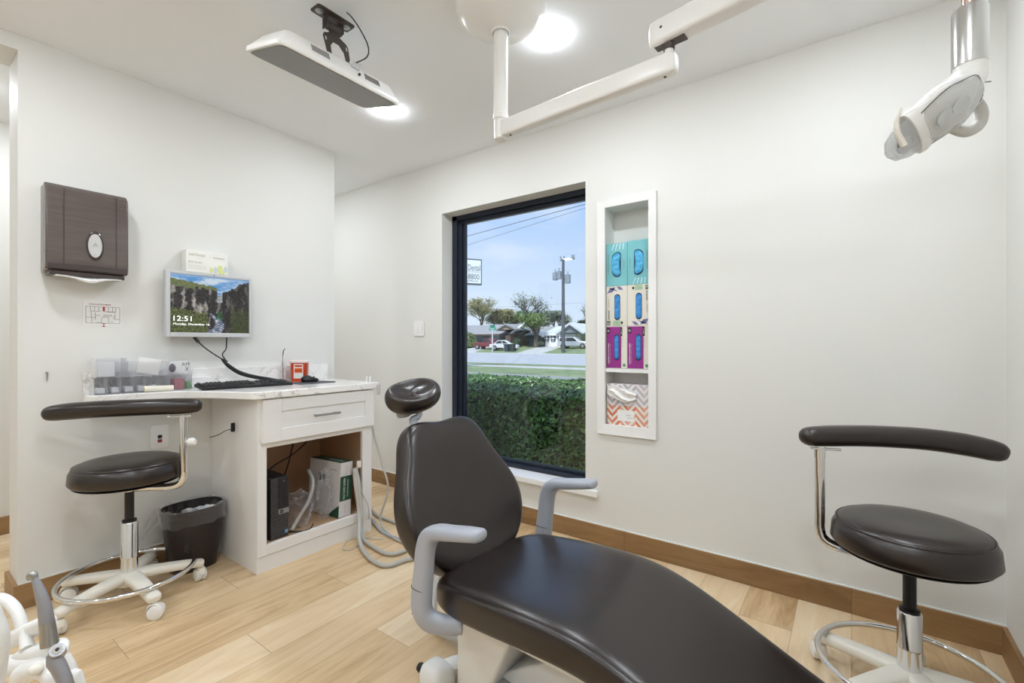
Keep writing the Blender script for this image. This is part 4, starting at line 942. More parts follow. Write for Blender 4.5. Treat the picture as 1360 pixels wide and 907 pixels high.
cable('floor_hose', 'grey hose looping out from behind the right side of the cabinet', [(-2.55, 1.83, .012), hp(489, 672, .012), hp(500, 684, .012), hp(520, 692, .012), hp(545, 700, .012), hp(600, 702, .012), (-1.3, 1.50, .012)], .009, M_hose, group=hg, cat='hose')
cable('floor_hose', 'grey-blue hose lying between the others right of the cabinet', [(-2.60, 1.80, .012), hp(491, 688, .012), hp(505, 704, .012), hp(525, 714, .012), hp(548, 716, .012), hp(600, 712, .012), (-1.3, 1.45, .012)], .008, mat('hose_blue_grey', '#A7ADB3', .38), group=hg, cat='hose')
cable('thin_lead', 'thin grey wire looping back on the floor at the cabinet toe', [hp(509, 715, .004), hp(500, 716, .004), hp(480, 714, .004), hp(462, 718, .004), hp(455, 728, .004), hp(465, 730, .004), hp(478, 722, .004), hp(488, 700, .02), (-2.30, 1.72, .16), (-2.325, 1.69, .26), (-2.34, 1.68, .36)], .0032, M_lead)

# ---------------------------------------------------------------- ceiling-mounted monitor
tv = thing('ceiling_monitor', 'white monitor hanging tilted from the ceiling on a dark bracket', 'monitor', (-1.677, 1.06, CEIL))
A_ = atd(324, 61, 1.70); D_ = atd(478, 143, 1.70*1.236); B_ = atd(379, 54, 1.585); C_ = atd(532, 145, 1.585*1.2556)
cen = (A_+B_+C_+D_)/4; ey = Vector((0, 1, 0)); ex = ((B_+C_)/2-(A_+D_)/2); ex.y = 0; exn = ex.normalized(); nn = exn.cross(ey)  # up normal
if nn.z < 0: nn = -nn
hx = ex.length/2; hy = ((D_-A_).length+(C_-B_).length)/4
TM = Matrix((exn, ey, nn)).transposed().to_4x4(); TM.translation = cen
def rr(hx_, hy_, z_): return [(a, b_, z_) for a, b_ in superell(hx_, hy_, 40, 14)]
fw = .012
MB().loft([rr(hx+fw-.002, hy+fw-.002, -.004), rr(hx+fw, hy+fw, 0), rr(hx+fw, hy+fw, .012), rr(hx+fw-.008, hy+fw-.008, .020), [(p[0]*.80, p[1]*.90, .060) for p in rr(hx, hy, 0)], [(p[0]*.6, p[1]*.74, .070) for p in rr(hx, hy, 0)]]).xf(TM).build('housing', M_plastic, tv, auto=50)
M_scr = mat('switched_off_screen', '#6B6763', .32)
MB().loft([rr(hx, hy, -.0055), rr(hx-.001, hy-.001, -.0045)]).xf(TM).build('screen', M_scr, tv, smooth=False, label='dull grey switched-off screen')
for yc in (-.105, .12):
    for k in range(16):
        MB().box(-.014, .014, -.0009, .0009, -.001, .0012).xf(TM@Matrix.Translation((hx*.90+.001, yc+.0045*k-.033, .0410))@Matrix.Rotation(math.radians(55), 4, 'Y')).build('vent_slot', M_dark, tv, smooth=False)
MB().box(-.012, .012, -.018, .018, -.012, .012).xf(TM@Matrix.Translation((hx*.80, .045, .063))).build('cable_socket', M_silver, tv, bevel=.002)
MB().cyl((hx+.002, .052, .03), (hx+.0075, .052, .033), .005, n=12).xf(TM).build('jack', M_black, tv)
br = thing('ceiling_bracket', 'dark brown metal tilting bracket on the ceiling above the hanging monitor', 'bracket', (-1.677, 1.076, CEIL))
p1, p2, p3, p4 = onz(410, 12, CEIL), onz(424, 4, CEIL), onz(473, 35, CEIL), onz(460, 43, CEIL)
bc = (p1+p2+p3+p4)/4; bl = ((p3-p2).length+(p4-p1).length)/4; bw = ((p2-p1).length+(p4-p3).length)/4
bd = ((p3-p2)+(p4-p1)).normalized(); bs_ = Vector((bd.y, -bd.x, 0))
BM_ = Matrix((bd, bs_, Vector((0,0,1)))).transposed().to_4x4(); BM_.translation = (bc.x, bc.y, CEIL)
MB().loft([[(a, b_, 0) for a, b_ in superell(bl, bw, 36, 9)], [(a, b_, -.003) for a, b_ in superell(bl, bw, 36, 9)], [(a*.94, b_*.82, -.005) for a, b_ in superell(bl, bw, 36, 9)]]).xf(BM_).build('ceiling_plate', M_dark, br)
for sx_ in (-1, 1):
    MB().lathe([(.001, -.004), (.016, -.004), (.016, -.006), (.009, -.0065), (.008, -.011), (.001, -.012)], (sx_*bl*.72, 0, 0), 20).xf(BM_).build('screw', M_steel, br)
b = MB(); b.box(-bl*.42, bl*.42, -bw*.45, bw*.45, -.012, -.004); b.build; 
for sx_ in (-1, 1): b.box(sx_*.034-.002, sx_*.034+.002, -.02, .02, -.055, -.012)
b.xf(BM_).build('yoke', M_dark, br, bevel=.001)
MB().cyl((-.036, 0, -.042), (.036, 0, -.042), .016, n=24).xf(BM_).build('hinge_barrel', M_dark, br)
# vesa arms: plate from the hinge down onto the monitor's back
hp_ = BM_@Vector((0, 0, -.045))
tgt = TM@Vector((.02, 0, .070)); tgt.y = hp_.y
dn = (tgt-hp_).normalized(); rt = ey; nrm = dn.cross(rt)
VM = Matrix((rt, dn, nrm)).transposed().to_4x4(); VM.translation = hp_
LL = (tgt-hp_).length
outl = [(-.022, -.01), (.022, -.01), (.024, .03), (.05, .045), (.056, .06), (.050, LL), (.034, LL), (.030, .095), (.012, .068), (-.012, .068), (-.030, .095), (-.034, LL), (-.050, LL), (-.056, .06), (-.05, .045), (-.024, .03)]
MB().prism(outl, lambda a, b_, w2: (a, b_, w2), -.0015, .0015).xf(VM).build('mounting_arm', M_dark, br, smooth=False)
for a, b_ in ((-.046, .07), (.046, .07), (-.043, LL-.02), (.043, LL-.02)):
    MB().box(a-.002, a+.002, b_-.008, b_+.008, -.0022, .0022).xf(VM).build('slot', M_paper, br, smooth=False)
c0 = onz(461, 17, CEIL); c1 = TM@Vector((hx*.80, .045, .072))
cable('monitor_lead', 'thin twisted black lead from the ceiling to the hanging monitor', [c0, atd(468, 24, 1.78), atd(480, 42, 1.76), atd(489, 62, 1.75), atd(487, 76, 1.74), c1], .0025, M_black)

# ---------------------------------------------------------------- operating light on its ceiling arm
ol = thing('operating_light', 'white dental operating light on a jointed ceiling-mounted arm', 'lamp', (-1.096, 1.428, CEIL))
pc_ = atd(665, 120, 1.80); px_, py_ = pc_.x, pc_.y
cm_ = Matrix.Translation((px_, py_, 0))
MB().lathe([(.001, CEIL), (.175, CEIL), (.176, CEIL-.012), (.168, CEIL-.04), (.13, CEIL-.075), (.07, CEIL-.098), (.028, CEIL-.106), (.001, CEIL-.106)], n=56).xf(cm_).build('ceiling_canopy', M_plastic, ol, auto=70)
MB().lathe([(.037, CEIL-.100), (.037, CEIL-.112), (.034, CEIL-.114), (.031, CEIL-.112), (.031, CEIL-.100)], n=32).xf(cm_).build('canopy_collar', M_plastic, ol)
zb = 1.915
MB().lathe([(.001, CEIL-.10), (.0275, CEIL-.10), (.0275, zb+.10), (.030, zb+.098), (.030, zb+.078), (.001, zb+.078)], n=32).xf(cm_).build('drop_tube', M_plastic, ol)
MB().lathe([(.001, zb+.078), (.0255, zb+.078), (.0255, zb+.004), (.021, zb), (.001, zb)], n=32).xf(cm_).build('pivot', M_plastic, ol)
J = Vector((-.435, 1.385, 0)); P0 = Vector((px_, py_, 0)); da = (J-P0).normalized(); sa = Vector((-da.y, da.x, 0)); la = (J-P0).length
AM = Matrix((da, sa, Vector((0,0,1)))).transposed().to_4x4(); AM.translation = P0
za0, za1 = 1.922, 1.985
def armring(x_, hw_, z0_, z1_, n=28): return [(x_, a, (z0_+z1_)/2+b_) for a, b_ in superell(hw_, (z1_-z0_)/2, n, 5)]
R = [armring(.012, .018, za0+.004, za1-.004), armring(.02, .021, za0, za1), armring(la-.03, .021, za0, za1), armring(la+.005, .021, za0, za1), armring(la+.018, .019, za0+.004, za1-.003), armring(la+.024, .012, za0+.012, za1-.012)]
MB().loft(R).xf(AM).build('horizontal_arm', M_plastic, ol, auto=50)
for xx_ in (.05, la-.012): MB().cyl((xx_, 0, za0-.001), (xx_, 0, za0+.002), .0045, n=12).xf(AM).build('arm_screw', M_black, ol)
MB().cyl((J.x, J.y, za1-.002), (J.x, J.y, za1+.045), .0125, n=20).build('elbow_pin', M_plastic, ol)
MB().lathe([(.016, za1+.012), (.016, za1+.04), (.001, za1+.04)], (J.x, J.y, 0), 20).build('elbow_sleeve', M_dark, ol)
Eh = Vector((.20, 1.325, 0)); du = (Eh-J).normalized(); su = Vector((-du.y, du.x, 0)); lu = (Eh-J).length
UM = Matrix((du, su, Vector((0,0,1)))).transposed().to_4x4(); UM.translation = J
zu0, zu1 = za1+.030, za1+.105
rise = .035
def ur(x_, hw_, k=0): return [(x_, a, (zu0+zu1)/2+b_+rise*x_/lu) for a, b_ in superell(hw_, (zu1-zu0)/2-k, 28, 5)]
MB().loft([ur(-.055, .018, .012), ur(-.048, .028, .002), ur(-.03, .031), ur(lu+.03, .031), ur(lu+.048, .026, .004), ur(lu+.052, .014, .02)]).xf(UM).build('spring_arm', M_plastic, ol, auto=50)
MB().box(-.040, .05, -.014, .014, zu0-.002, zu0+.012).xf(UM).build('arm_slot', M_dark, ol, smooth=False)
MB().cyl((-.012, -.0315, zu0+.04), (-.012, -.029, zu0+.04), .004, n=12).xf(UM).build('arm_screw', M_dark, ol)
# head: chrome swivel cylinder, neck, oval reflector housing, rear grip
H0 = atd(1288, 30, .95); hx0, hy0 = H0.x, H0.y
hm = Matrix.Translation((hx0, hy0, 0))
ztop = zu0+rise+.005; zc0 = 1.13+(456-88)*.95/618
MB().lathe([(.001, ztop), (.013, ztop), (.013, zc0+.10), (.001, zc0+.10)], n=24).xf(hm).build('drop_rod', mat('copper_steel', '#B59A92', .25, metal=1), ol)
MB().lathe([(.001, zc0+.118), (.026, zc0+.118), (.0285, zc0+.112), (.0285, zc0), (.001, zc0)], n=32).xf(hm).build('swivel_cylinder', mat('satin_silver', '#C9C9C7', .25, metal=1), ol)
def HP(u, v, d=.95): return atd(u, v, d)
n1 = HP(1288, 86); n2 = HP(1284, 104, .945); n3 = HP(1266, 122, .945)
MB().tube([HP(1289, 84), HP(1288, 98), HP(1280, 112), HP(1262, 122)], [.0275, .028, .030, .026], smooth=4, n=24).build('neck', M_plastic, ol)
T1 = HP(1300, 108, .93); T0 = HP(1178, 206, .98)
ax_ = (T0-T1); LA = ax_.length; axn = ax_.normalized(); camdir = -ray(1240, 150).normalized()
# lens faces down and towards the chair
lensn = Vector((-.25, -.45, -.72)); lensn = (lensn-axn*lensn.dot(axn)).normalized(); wd = axn.cross(lensn)
HM = Matrix((axn, wd, lensn)).transposed().to_4x4(); HM.translation = T1
def hr(x_, w_, t0, t1, n=28):
    out = []
    for j in range(n):
        a = 2*PI*j/n; out.append((x_, w_*math.cos(a), (t1 if math.sin(a) > 0 else t0)*math.sin(a)))
    return out
MB().loft([hr(-.004, .010, .008, .006), hr(.006, .028, .022, .014), hr(.04, .045, .034, .018), hr(LA*.35, .052, .036, .020), hr(LA*.6, .050, .030, .018), hr(LA*.66, .046, .026, .016)]).xf(HM).build('head_housing', M_plastic, ol, auto=60)
MB().loft([hr(.010, .022, .004, .010), hr(.04, .038, .006, .026), hr(LA*.35, .045, .006, .032), hr(LA*.58, .040, .006, .026), hr(LA*.63, .030, .004, .016)]).xf(HM@Matrix.Translation((0, 0, .010))).build('clear_shield', clear('shield_clear', '#EEEFEF', .06, .10, .55), ol)
MB().loft([hr(LA*.60, .050, .030, .020), hr(LA*.66, .053, .033, .022), hr(LA*.72, .050, .030, .020)]).xf(HM).build('centre_band', M_plastic, ol)
MB().loft([hr(LA*.69, .044, .026, .016), hr(LA*.82, .040, .024, .018), hr(LA*.95, .026, .016, .014), hr(LA, .010, .006, .006)]).xf(HM).build('tip_shield', clear('tip_clear', '#E6E7E8', .06, .14, .6), ol)
sm_ = HM@Matrix.Translation((0, 0, .010))
sh_ = [(.010, .022), (.04, .038), (LA*.35, .045), (LA*.58, .040), (LA*.63, .030)]
MB().tube([sm_@Vector((x_, w_+.001, .003)) for x_, w_ in sh_]+[sm_@Vector((x_, -w_-.001, .003)) for x_, w_ in reversed(sh_)], .0009, n=6, smooth=4, closed=True).build('shield_seam', M_dark, ol)
for k, xx_ in enumerate((.30, .46)):
    MB().lathe([(.001, -.006), (.014, -.004), (.018, .006), (.010, .004), (.001, .002)], (LA*xx_, 0, .018), 20).xf(HM).build('reflector', M_chrome, ol)
MB().lathe([(.001, -.006), (.014, -.004), (.018, .006), (.010, .004), (.001, .002)], (LA*.85, 0, .006), 20).xf(HM).build('reflector', M_chrome, ol)
MB().sweep([HP(1201, 194, .955), HP(1193, 178, .955), HP(1191, 162, .955), HP(1196, 144, .955)], ray(1195, 170), [.012, .012, .010, .006], [.0065, .006, .005, .002], smooth=4).build('side_fin', M_cream, ol)
gp = [HP(1254, 158, 1.0), HP(1266, 170, 1.0), HP(1284, 175, 1.0), HP(1300, 166, 1.0), HP(1304, 150, 1.0), HP(1296, 136, 1.0), HP(1284, 138, .985)]
MB().sweep(gp, ray(1280, 150), [.013]*7, [.011]*7, smooth=5, pw=3).build('grip_handle', mat('grip_warm_grey', '#C9C7C2', .4), ol, label='grey loop handle')
MB().cyl(HP(1309, 109, .93), HP(1316, 108, .93), .0012, n=6).build('index_pin', M_dark, ol)

# ---------------------------------------------------------------- dental chair
CA = math.radians(-4.0); CO = Vector((-.78, 1.262, 0))
ch = thing('dental_chair', 'large dark brown leather dental treatment chair with grey armrests', 'dental chair', CO, CA)
CM = Matrix.Translation(CO)@Matrix.Rotation(CA, 4, 'Z')
# seat and leg rest: one long cushion
S = [(-.300, .355, .325, .15), (-.292, .378, .300, .20), (-.262, .400, .282, .243), (-.20, .414, .276, .263), (-.10, .424, .280, .272), (.03, .436, .294, .276), (.16, .442, .306, .274), (.27, .437, .306, .268), (.37, .412, .290, .261), (.48, .368, .256, .254), (.62, .306, .208, .247), (.78, .238, .150, .240), (.94, .172, .094, .232), (1.06, .124, .056, .220), (1.12, .100, .048, .19), (1.135, .088, .056, .14)]
R = []
for x, zt, zb_, hw in S:
    zc = (zt+zb_)/2; hh = (zt-zb_)/2; ring = []
    for a, b_ in superell(hw, hh, 40, 3.4):
        k_ = a/hw
        dish = (.012*(abs(k_)**3)-.010*(1-k_*k_)) if b_ > 0 else 0
        ring.append((x, a, zc+b_+dish*(1 if -.25 < x < 1.0 else .3)))
    R.append(ring)
seat = MB().loft(R).xf(CM).build('seat_cushion', M_leather, ch, auto=0, sub=2)
# backrest
Pb = Vector((-.285, 0, .315)); Pt = Vector((-.55, 0, .830)); U = (Pt-Pb).normalized(); BL = (Pt-Pb).length
Nn = Vector((U.z, 0, -U.x))
hwt = [(0, .0), (.008, .07), (.03, .115), (.08, .175), (.15, .225), (.24, .262), (.34, .283), (.44, .285), (.54, .270), (.64, .245), (.74, .214), (.83, .200), (.90, .188), (.955, .172), (.988, .142), (1.0, .105), (.992, .06), (.975, .022), (.968, 0)]
ro = [(w2, s_*BL) for s_, w2 in hwt]; lo = [(-w2, s_*BL) for s_, w2 in reversed(hwt[1:-1])]
outl = ro+lo
# resample the outline evenly
pl_ = catmull([(a, b_, 0) for a, b_ in outl], 6, True)
acc = [0]
for i in range(1, len(pl_)+1): acc.append(acc[-1]+(pl_[i % len(pl_)]-pl_[i-1]).length)
NO = 72; ev = []
for k in range(NO):
    d_ = acc[-1]*k/NO; i = max(j for j in range(len(acc)-1) if acc[j] <= d_+1e-9); t_ = (d_-acc[i])/max(1e-9, acc[i+1]-acc[i])
    q_ = pl_[i].lerp(pl_[(i+1) % len(pl_)], t_); ev.append((q_.x, q_.y))
for _ in range(4): ev = [((ev[i-1][0]+2*ev[i][0]+ev[(i+1) % NO][0])/4, (ev[i-1][1]+2*ev[i][1]+ev[(i+1) % NO][1])/4) for i in range(NO)]
def bfn(a, b_, w2):
    wrap = .030*(abs(a)/.28)**2.2
    lum = -.016*math.sin(PI*min(1, max(0, b_/BL)))   # gentle lumbar hollow
    p = Pb+U*b_+Nn*(w2+wrap*(1 if w2 > 0 else .7)+lum*0.6); return (p.x, a, p.z)
bk = pillow(ev, [(.04, .050), (.25, .0505), (.50, .052), (.70, .053), (.84, .052), (.93, .045), (.97, .036), (.985, .028), (1.0, .005), (1.0, -.015), (.985, -.032), (.94, -.045), (.80, -.052), (.4, -.055), (.02, -.055)], bfn, (0, .255))
bk.xf(CM).build('backrest', M_leather, ch, auto=0, sub=1)
MB().loft([[(Pb+U*(.20+b_)+Nn*wv+Vector((0, a, 0))) for a, b_ in superell(.10, .16, 24, 5)] for wv in (-.045, -.10)]).xf(CM).build('backrest_shell', M_greyp, ch, bevel=.01)
# headrest
M_knob = mat('knob_grey', '#97999D', .35)
Hc = CM.inverted()@atd(549, 524, 1.835)
HRm = CM@Matrix.Translation(Hc)@Matrix.Rotation(math.radians(10), 4, 'X')@Matrix.Rotation(math.radians(-6), 4, 'Z')@Matrix.Rotation(math.radians(27), 4, 'Y')
b = MB(); R = []
ho = superell(.078, .116, 48, 2.35)
for sc_, wv in ((.08, .015), (.28, .0155), (.48, .019), (.66, .026), (.78, .032), (.89, .033), (.96, .024), (1.0, .006), (.99, -.014), (.93, -.034), (.80, -.046), (.55, -.052), (.03, -.054)):
    R.append([(a*sc_, b_*sc_, wv-(.010*(abs(a)/.09)**2 if wv > 0 else 0)) for a, b_ in ho])
b.loft(R).xf(HRm).build('headrest', M_leather, ch, auto=0, sub=1)
kp = atd(536, 547, 1.84); Ki = CM.inverted()@kp
MB().lathe([(.001, -.016), (.027, -.016), (.030, -.010), (.030, .010), (.027, .016), (.001, .016)], kp, 24, m=Matrix.Rotation(.25, 3, 'X')).build('headrest_knob', M_knob, ch)
MB().tube([atd(557, 540, 1.83), atd(556, 552, 1.82), atd(548, 558, 1.81), atd(553, 566, 1.79), atd(562, 575, 1.78), atd(568, 600, 1.78)], [.013, .012, .014, .017, .018, .018], smooth=5, n=14).build('headrest_stem', M_greyp, ch)
# armrests (left as seen from behind = camera side)
def arm(side, flip):
    pts = [(-.145, side*.235, .288), (-.185, side*.268, .287), (-.225, side*.297, .300), (-.243, side*.308, .335), (-.240, side*.310, .39), (-.232, side*.310, .45), (-.225, side*.310, .51), (-.210, side*.308, .552), (-.175, side*.306, .578), (-.12, side*.304, .590), (-.06, side*.302, .602), (-.012, side*.301, .611), (0, side*.301, .613)]
    a_ = MB().sweep(pts, (0, 1, 0), [.024, .024, .026, .026, .025, .024, .024, .026, .030, .032, .033, .030, .016], [.026, .028, .034, .036, .035, .033, .032, .030, .023, .020, .019, .017, .010], n=20, smooth=4, pw=2.5)
    a_.xf(CM); o = a_.build('armrest', M_greyp, ch, auto=60)
    MB().loft([[(-.241+x_*.0358, side*.310+y_*.0258, z_) for x_, y_ in superell(1, 1, 24, 2.5)] for z_ in (.3985, .4005)]).xf(CM).build('arm_seam', M_dark, o)
    return o
arm(-1, 1); arm(1, 1)
MB().cyl((-.262, -.318, .318), (-.262, -.322, .312), .009, n=12).xf(CM).build('arm_bolt_cap', M_dark, ch)
# underframe and base
M_base = mat('chair_base_white', '#E9E8E4', .32)
def box_loft(pa, pb, mb=None):
    return (mb or MB()).loft([pa, pb])
pan = MB().prism([(-.20, .285), (.10, .298), (.30, .300), (.50, .235), (.85, .095), (.86, .07), (.50, .205), (.28, .262), (.02, .258), (-.20, .248)], lambda a, b_, w2: (a, w2, b_), -.185, .185)
pan.xf(CM).build('seat_frame', M_base, ch, bevel=.008, bseg=3)
MB().prism([(-.255, .26), (-.258, .0), (-.135, .0), (-.02, .26)], lambda a, b_, w2: (a, w2, b_), -.155, .155).xf(CM).build('pedestal', M_base, ch, bevel=.012, bseg=3)
MB().loft([[(a*k_+.30, b_*k_, z_) for a, b_ in superell(.50, .19, 40, 7)] for k_, z_ in ((1.0, .002), (1.0, .04), (.96, .062), (.90, .070))]).xf(CM).build('floor_base', mat('base_plate_grey', '#B4B6BA', .35), ch)
MB().prism([(-.13, .07), (.16, .07), (.30, .262), (.18, .275)], lambda a, b_, w2: (a, w2, b_), -.10, .10).xf(CM).build('lift_arm', mat('lift_arm_white', '#D9DADA', .35), ch, bevel=.008)
# foot pad and lever at the rear left of the base
ft = CM.inverted()@onz(578, 893, .03)
MB().loft([[(ft.x+a*k_+.01, ft.y+b_*k_, z_) for a, b_ in superell(.055, .045, 28, 4)] for k_, z_ in ((1, .002), (1, .030), (.85, .055), (.55, .066))]).xf(CM).build('base_foot', M_base, ch)
MB().sweep([(-.26, -.02, .03), (-.30, -.12, .045), (-.315, -.17, .04)], (1, 0, 0), .03, .018, smooth=3).xf(CM).build('base_link', M_base, ch)
MB().lathe([(.001, -.010), (.014, -.010), (.016, 0), (.014, .010), (.001, .010)], (ft.x-.06, ft.y-.01, .024), 20, m=Matrix.Rotation(PI/2, 3, 'Y')).xf(CM).build('pedal_button', M_black, ch)

# ---------------------------------------------------------------- instrument unit at the lower left, close to the camera
iu = thing('instrument_holder', 'white jointed holder arm with instrument rests at the lower left', 'holder', atd(30, 880, .75))
q = lambda u, v, d=.75: atd(u, v, d)
def rad(px, d=.75): return px*d/618.
MB().tube([q(-60, 905, .80), q(-20, 892, .80), q(20, 883, .79), q(60, 882, .77), q(70, 884, .76)], rad(14), smooth=4, n=20).build('main_arm', M_plastic, iu)
MB().tube([q(10, 856, .82), q(18, 848, .82), q(35, 840, .81), q(55, 830, .80), q(66, 824, .79)], [rad(8), rad(12), rad(12), rad(11), rad(8)], smooth=5, n=24).build('rear_joint', M_plastic, iu)
MB().cyl(q(34, 838, .80), q(36, 862, .78), rad(7.5), n=20).build('joint_post', M_plastic, iu)
pm_ = MB().sweep([q(15, 878, .80), q(35, 870, .79), q(60, 866, .78), q(80, 862, .77), q(84, 868, .76)], (0, 0, 1), [rad(4), rad(11), rad(13), rad(13), rad(5)], [rad(8), rad(12), rad(14), rad(10), rad(5)], smooth=5, n=24, pw=3); pm_.build('holder_plate', M_plastic, iu)
MB().tube([q(24, 912, .78), q(32, 896, .77), q(46, 888, .76), q(62, 888, .75), q(74, 900, .74), q(80, 920, .74)], [rad(10), rad(14), rad(13), rad(13), rad(13), rad(12)], smooth=5, n=22).build('front_joint', M_plastic, iu)
MB().sphere(q(48, 889, .73), rad(8), (1, 1, .8)).build('joint_cap', M_cream, iu)
MB().tube([q(84, 872, .74), q(92, 888, .74), q(96, 912, .74)], [rad(7), rad(8), rad(8)], smooth=4, n=18).build('side_rest', M_plastic, iu)
MB().tube([q(92, 900, .735), q(100, 896, .735), q(106, 915, .735)], [rad(6), rad(7), rad(7)], smooth=4, n=14).build('outer_rest', M_plastic, iu)
MB().tube([q(-14, 915, .62), q(-6, 860, .62), q(-6, 835, .62), q(-14, 800, .62)], [rad(14, .62), rad(14, .62), rad(12, .62), rad(8, .62)], smooth=5, n=24).build('near_grip', M_plastic, iu)
t = thing('suction_hose', 'white curved hose arching over the instrument holder', 'hose', q(10, 800, .84))
MB().tube([q(-30, 812, .86), q(-12, 798, .85), q(3, 795, .84), q(18, 806, .83), q(27, 824, .82), q(30, 842, .815)], rad(6.5, .84), smooth=6, n=18).build('hose', M_plastic, t)
M_hp = mat('handpiece_grey', '#A3A3A8', .32, metal=.5)
hp1 = thing('handpiece', 'grey steel dental handpiece standing upright with hooked tip', 'handpiece', q(60, 850, .76), group='handpieces on the holder')
MB().tube([q(66, 856, .76), q(62, 826, .76)], [rad(9.6, .76), rad(8.2, .76)], n=28).build('lower_sleeve', mat('satin_nickel', '#B0AFAA', .28, metal=.9), hp1)
MB().tube([q(62, 826, .76), q(59.5, 808, .76), q(55, 790, .76), q(49, 775, .76), q(46, 768, .76)], [rad(8, .76), rad(7.4, .76), rad(6.2, .76), rad(4.4, .76), rad(3.4, .76)], smooth=5, n=28).build('body', M_hp, hp1)
MB().tube([q(38.5, 770, .76), q(40, 765, .76), q(44, 763, .76), q(47, 768, .76)], [rad(2.5, .76), rad(4.2, .76), rad(4.6, .76), rad(3.4, .76)], smooth=4, n=20).build('head', M_steel, hp1)
hp2 = thing('handpiece', 'grey steel dental handpiece pointing down with round ringed head', 'handpiece', q(82, 890, .70), group='handpieces on the holder')
MB().tube([q(69, 868, .70), q(73, 878, .70), q(79, 888, .70), q(86, 904, .70), q(92, 925, .70)], [rad(6, .7), rad(9, .7), rad(8.5, .7), rad(8, .7), rad(8, .7)], smooth=5, n=28).build('body', M_hp, hp2)
nv = -ray(76, 868).normalized()+Vector((0, 0, .45)); nv.normalize()
MB().cyl(q(76, 868, .705), q(76, 868, .705)+nv*.016, rad(9.5, .7), rad(8, .7), n=28).build('head', M_hp, hp2)
c_ = q(76, 868, .705)+nv*.0165
MB().cyl(c_, c_+nv*.001, rad(5, .7), n=24).build('push_ring', M_chrome, hp2); MB().cyl(c_+nv*.001, c_+nv*.0014, rad(2.2, .7), n=20).build('centre_hole', M_black, hp2)
# ceiling to floor support of the holder (outside the left edge of the picture)
b = MB(); pbm = q(-60, 905, .80); b.cyl((pbm.x-.02, pbm.y, 0.02), (pbm.x-.02, pbm.y, pbm.z+.02), .022, n=20); b.build('support_post', M_plastic, iu)
MB().lathe([(.001, 0), (.16, 0), (.16, .015), (.03, .03), (.001, .03)], (pbm.x-.02, pbm.y, 0), 32).build('floor_foot', M_plastic, iu)

# ---------------------------------------------------------------- outside: ground strips, hedge, road, houses
def grass(name, c1, c2):
    m, nt, b = new_mat(name); N = nt.nodes; L = nt.links
    tc = N.new('ShaderNodeTexCoord'); n = N.new('ShaderNodeTexNoise'); n.inputs['Scale'].default_value = .8; n.inputs['Detail'].default_value = 8; n.inputs['Roughness'].default_value = .7; L.new(tc.outputs['Object'], n.inputs['Vector'])
    r = N.new('ShaderNodeValToRGB'); L.new(n.outputs['Fac'], r.inputs[0]); r.color_ramp.elements[0].position = .35; r.color_ramp.elements[0].color = lin(c1); r.color_ramp.elements[1].position = .7; r.color_ramp.elements[1].color = lin(c2)
    L.new(r.outputs[0], b.inputs['Base Color']); b.inputs['Roughness'].default_value = .9; return m
M_grass = grass('lawn_grass', '#5F7350', '#88966E'); M_conc = mat('concrete', '#B0B2B2', .85, var=.08, vscale=1); M_road = mat('road_surface', '#A4A9AF', .8, var=.06, vscale=.6)
GZ = -.10
def strip(name, y0, y1, z0, z1, m, th=.1, x0=-95, x1=25):
    b = MB(); b.loft([[(x0, y0, z0-th), (x0, y0, z0), (x0, y1, z1), (x0, y1, z1-th)], [(x1, y0, z0-th), (x1, y0, z0), (x1, y1, z1), (x1, y1, z1-th)]])
    return b.build(name, m, kind='structure', smooth=False, location=(0, 0, 0))
strip('ground_planting_bed', WY+.25, 6.5, GZ-.02, GZ-.02, mat('mulch', '#5A4A3C', .95, var=.3, vscale=9))
strip('ground_walkway', 6.5, 13.4, GZ, GZ, M_conc)
strip('ground_kerb', 13.4, 15.0, GZ+.01, GZ+.01, mat('kerb_asphalt', '#8B8D90', .9, var=.1))
strip('ground_lawn', 15.0, 19.2, GZ, GZ, M_grass)
strip('ground_sidewalk', 19.2, 20.6, GZ+.02, GZ+.02, M_conc)
strip('ground_verge', 20.6, 23.0, GZ, GZ, M_grass)
strip('ground_road', 23.0, 44.5, GZ-.03, GZ-.03, M_road)
strip('ground_far_kerb', 44.5, 46.2, GZ+.04, GZ+.05, mat('far_kerb', '#B4B7BA', .85))
strip('ground_far_lawn', 46.2, 60, GZ+.05, .75, M_grass, x0=-150, x1=60)
strip('ground_far_field', 60, 120, .75, .80, M_grass, x0=-170, x1=60)
def gz(y): return GZ+.05+(min(max(y, 46.2), 60)-46.2)/13.8*.80
M_drive = M_conc
for name, x0, x1, dx in (('ground_driveway', -33.0, -29.2, -5.0), ('ground_driveway_left', -43, -39.8, -7.5)):
    b = MB(); b.loft([[(x0, 46.2, GZ+.0), (x0, 46.2, GZ+.065), (x0+dx, 60, .765), (x0+dx, 60, .7)], [(x1, 46.2, GZ+.0), (x1, 46.2, GZ+.065), (x1+dx, 60, .765), (x1+dx, 60, .7)]])
    b.build(name, M_drive, kind='structure', smooth=False, location=(0,0,0))

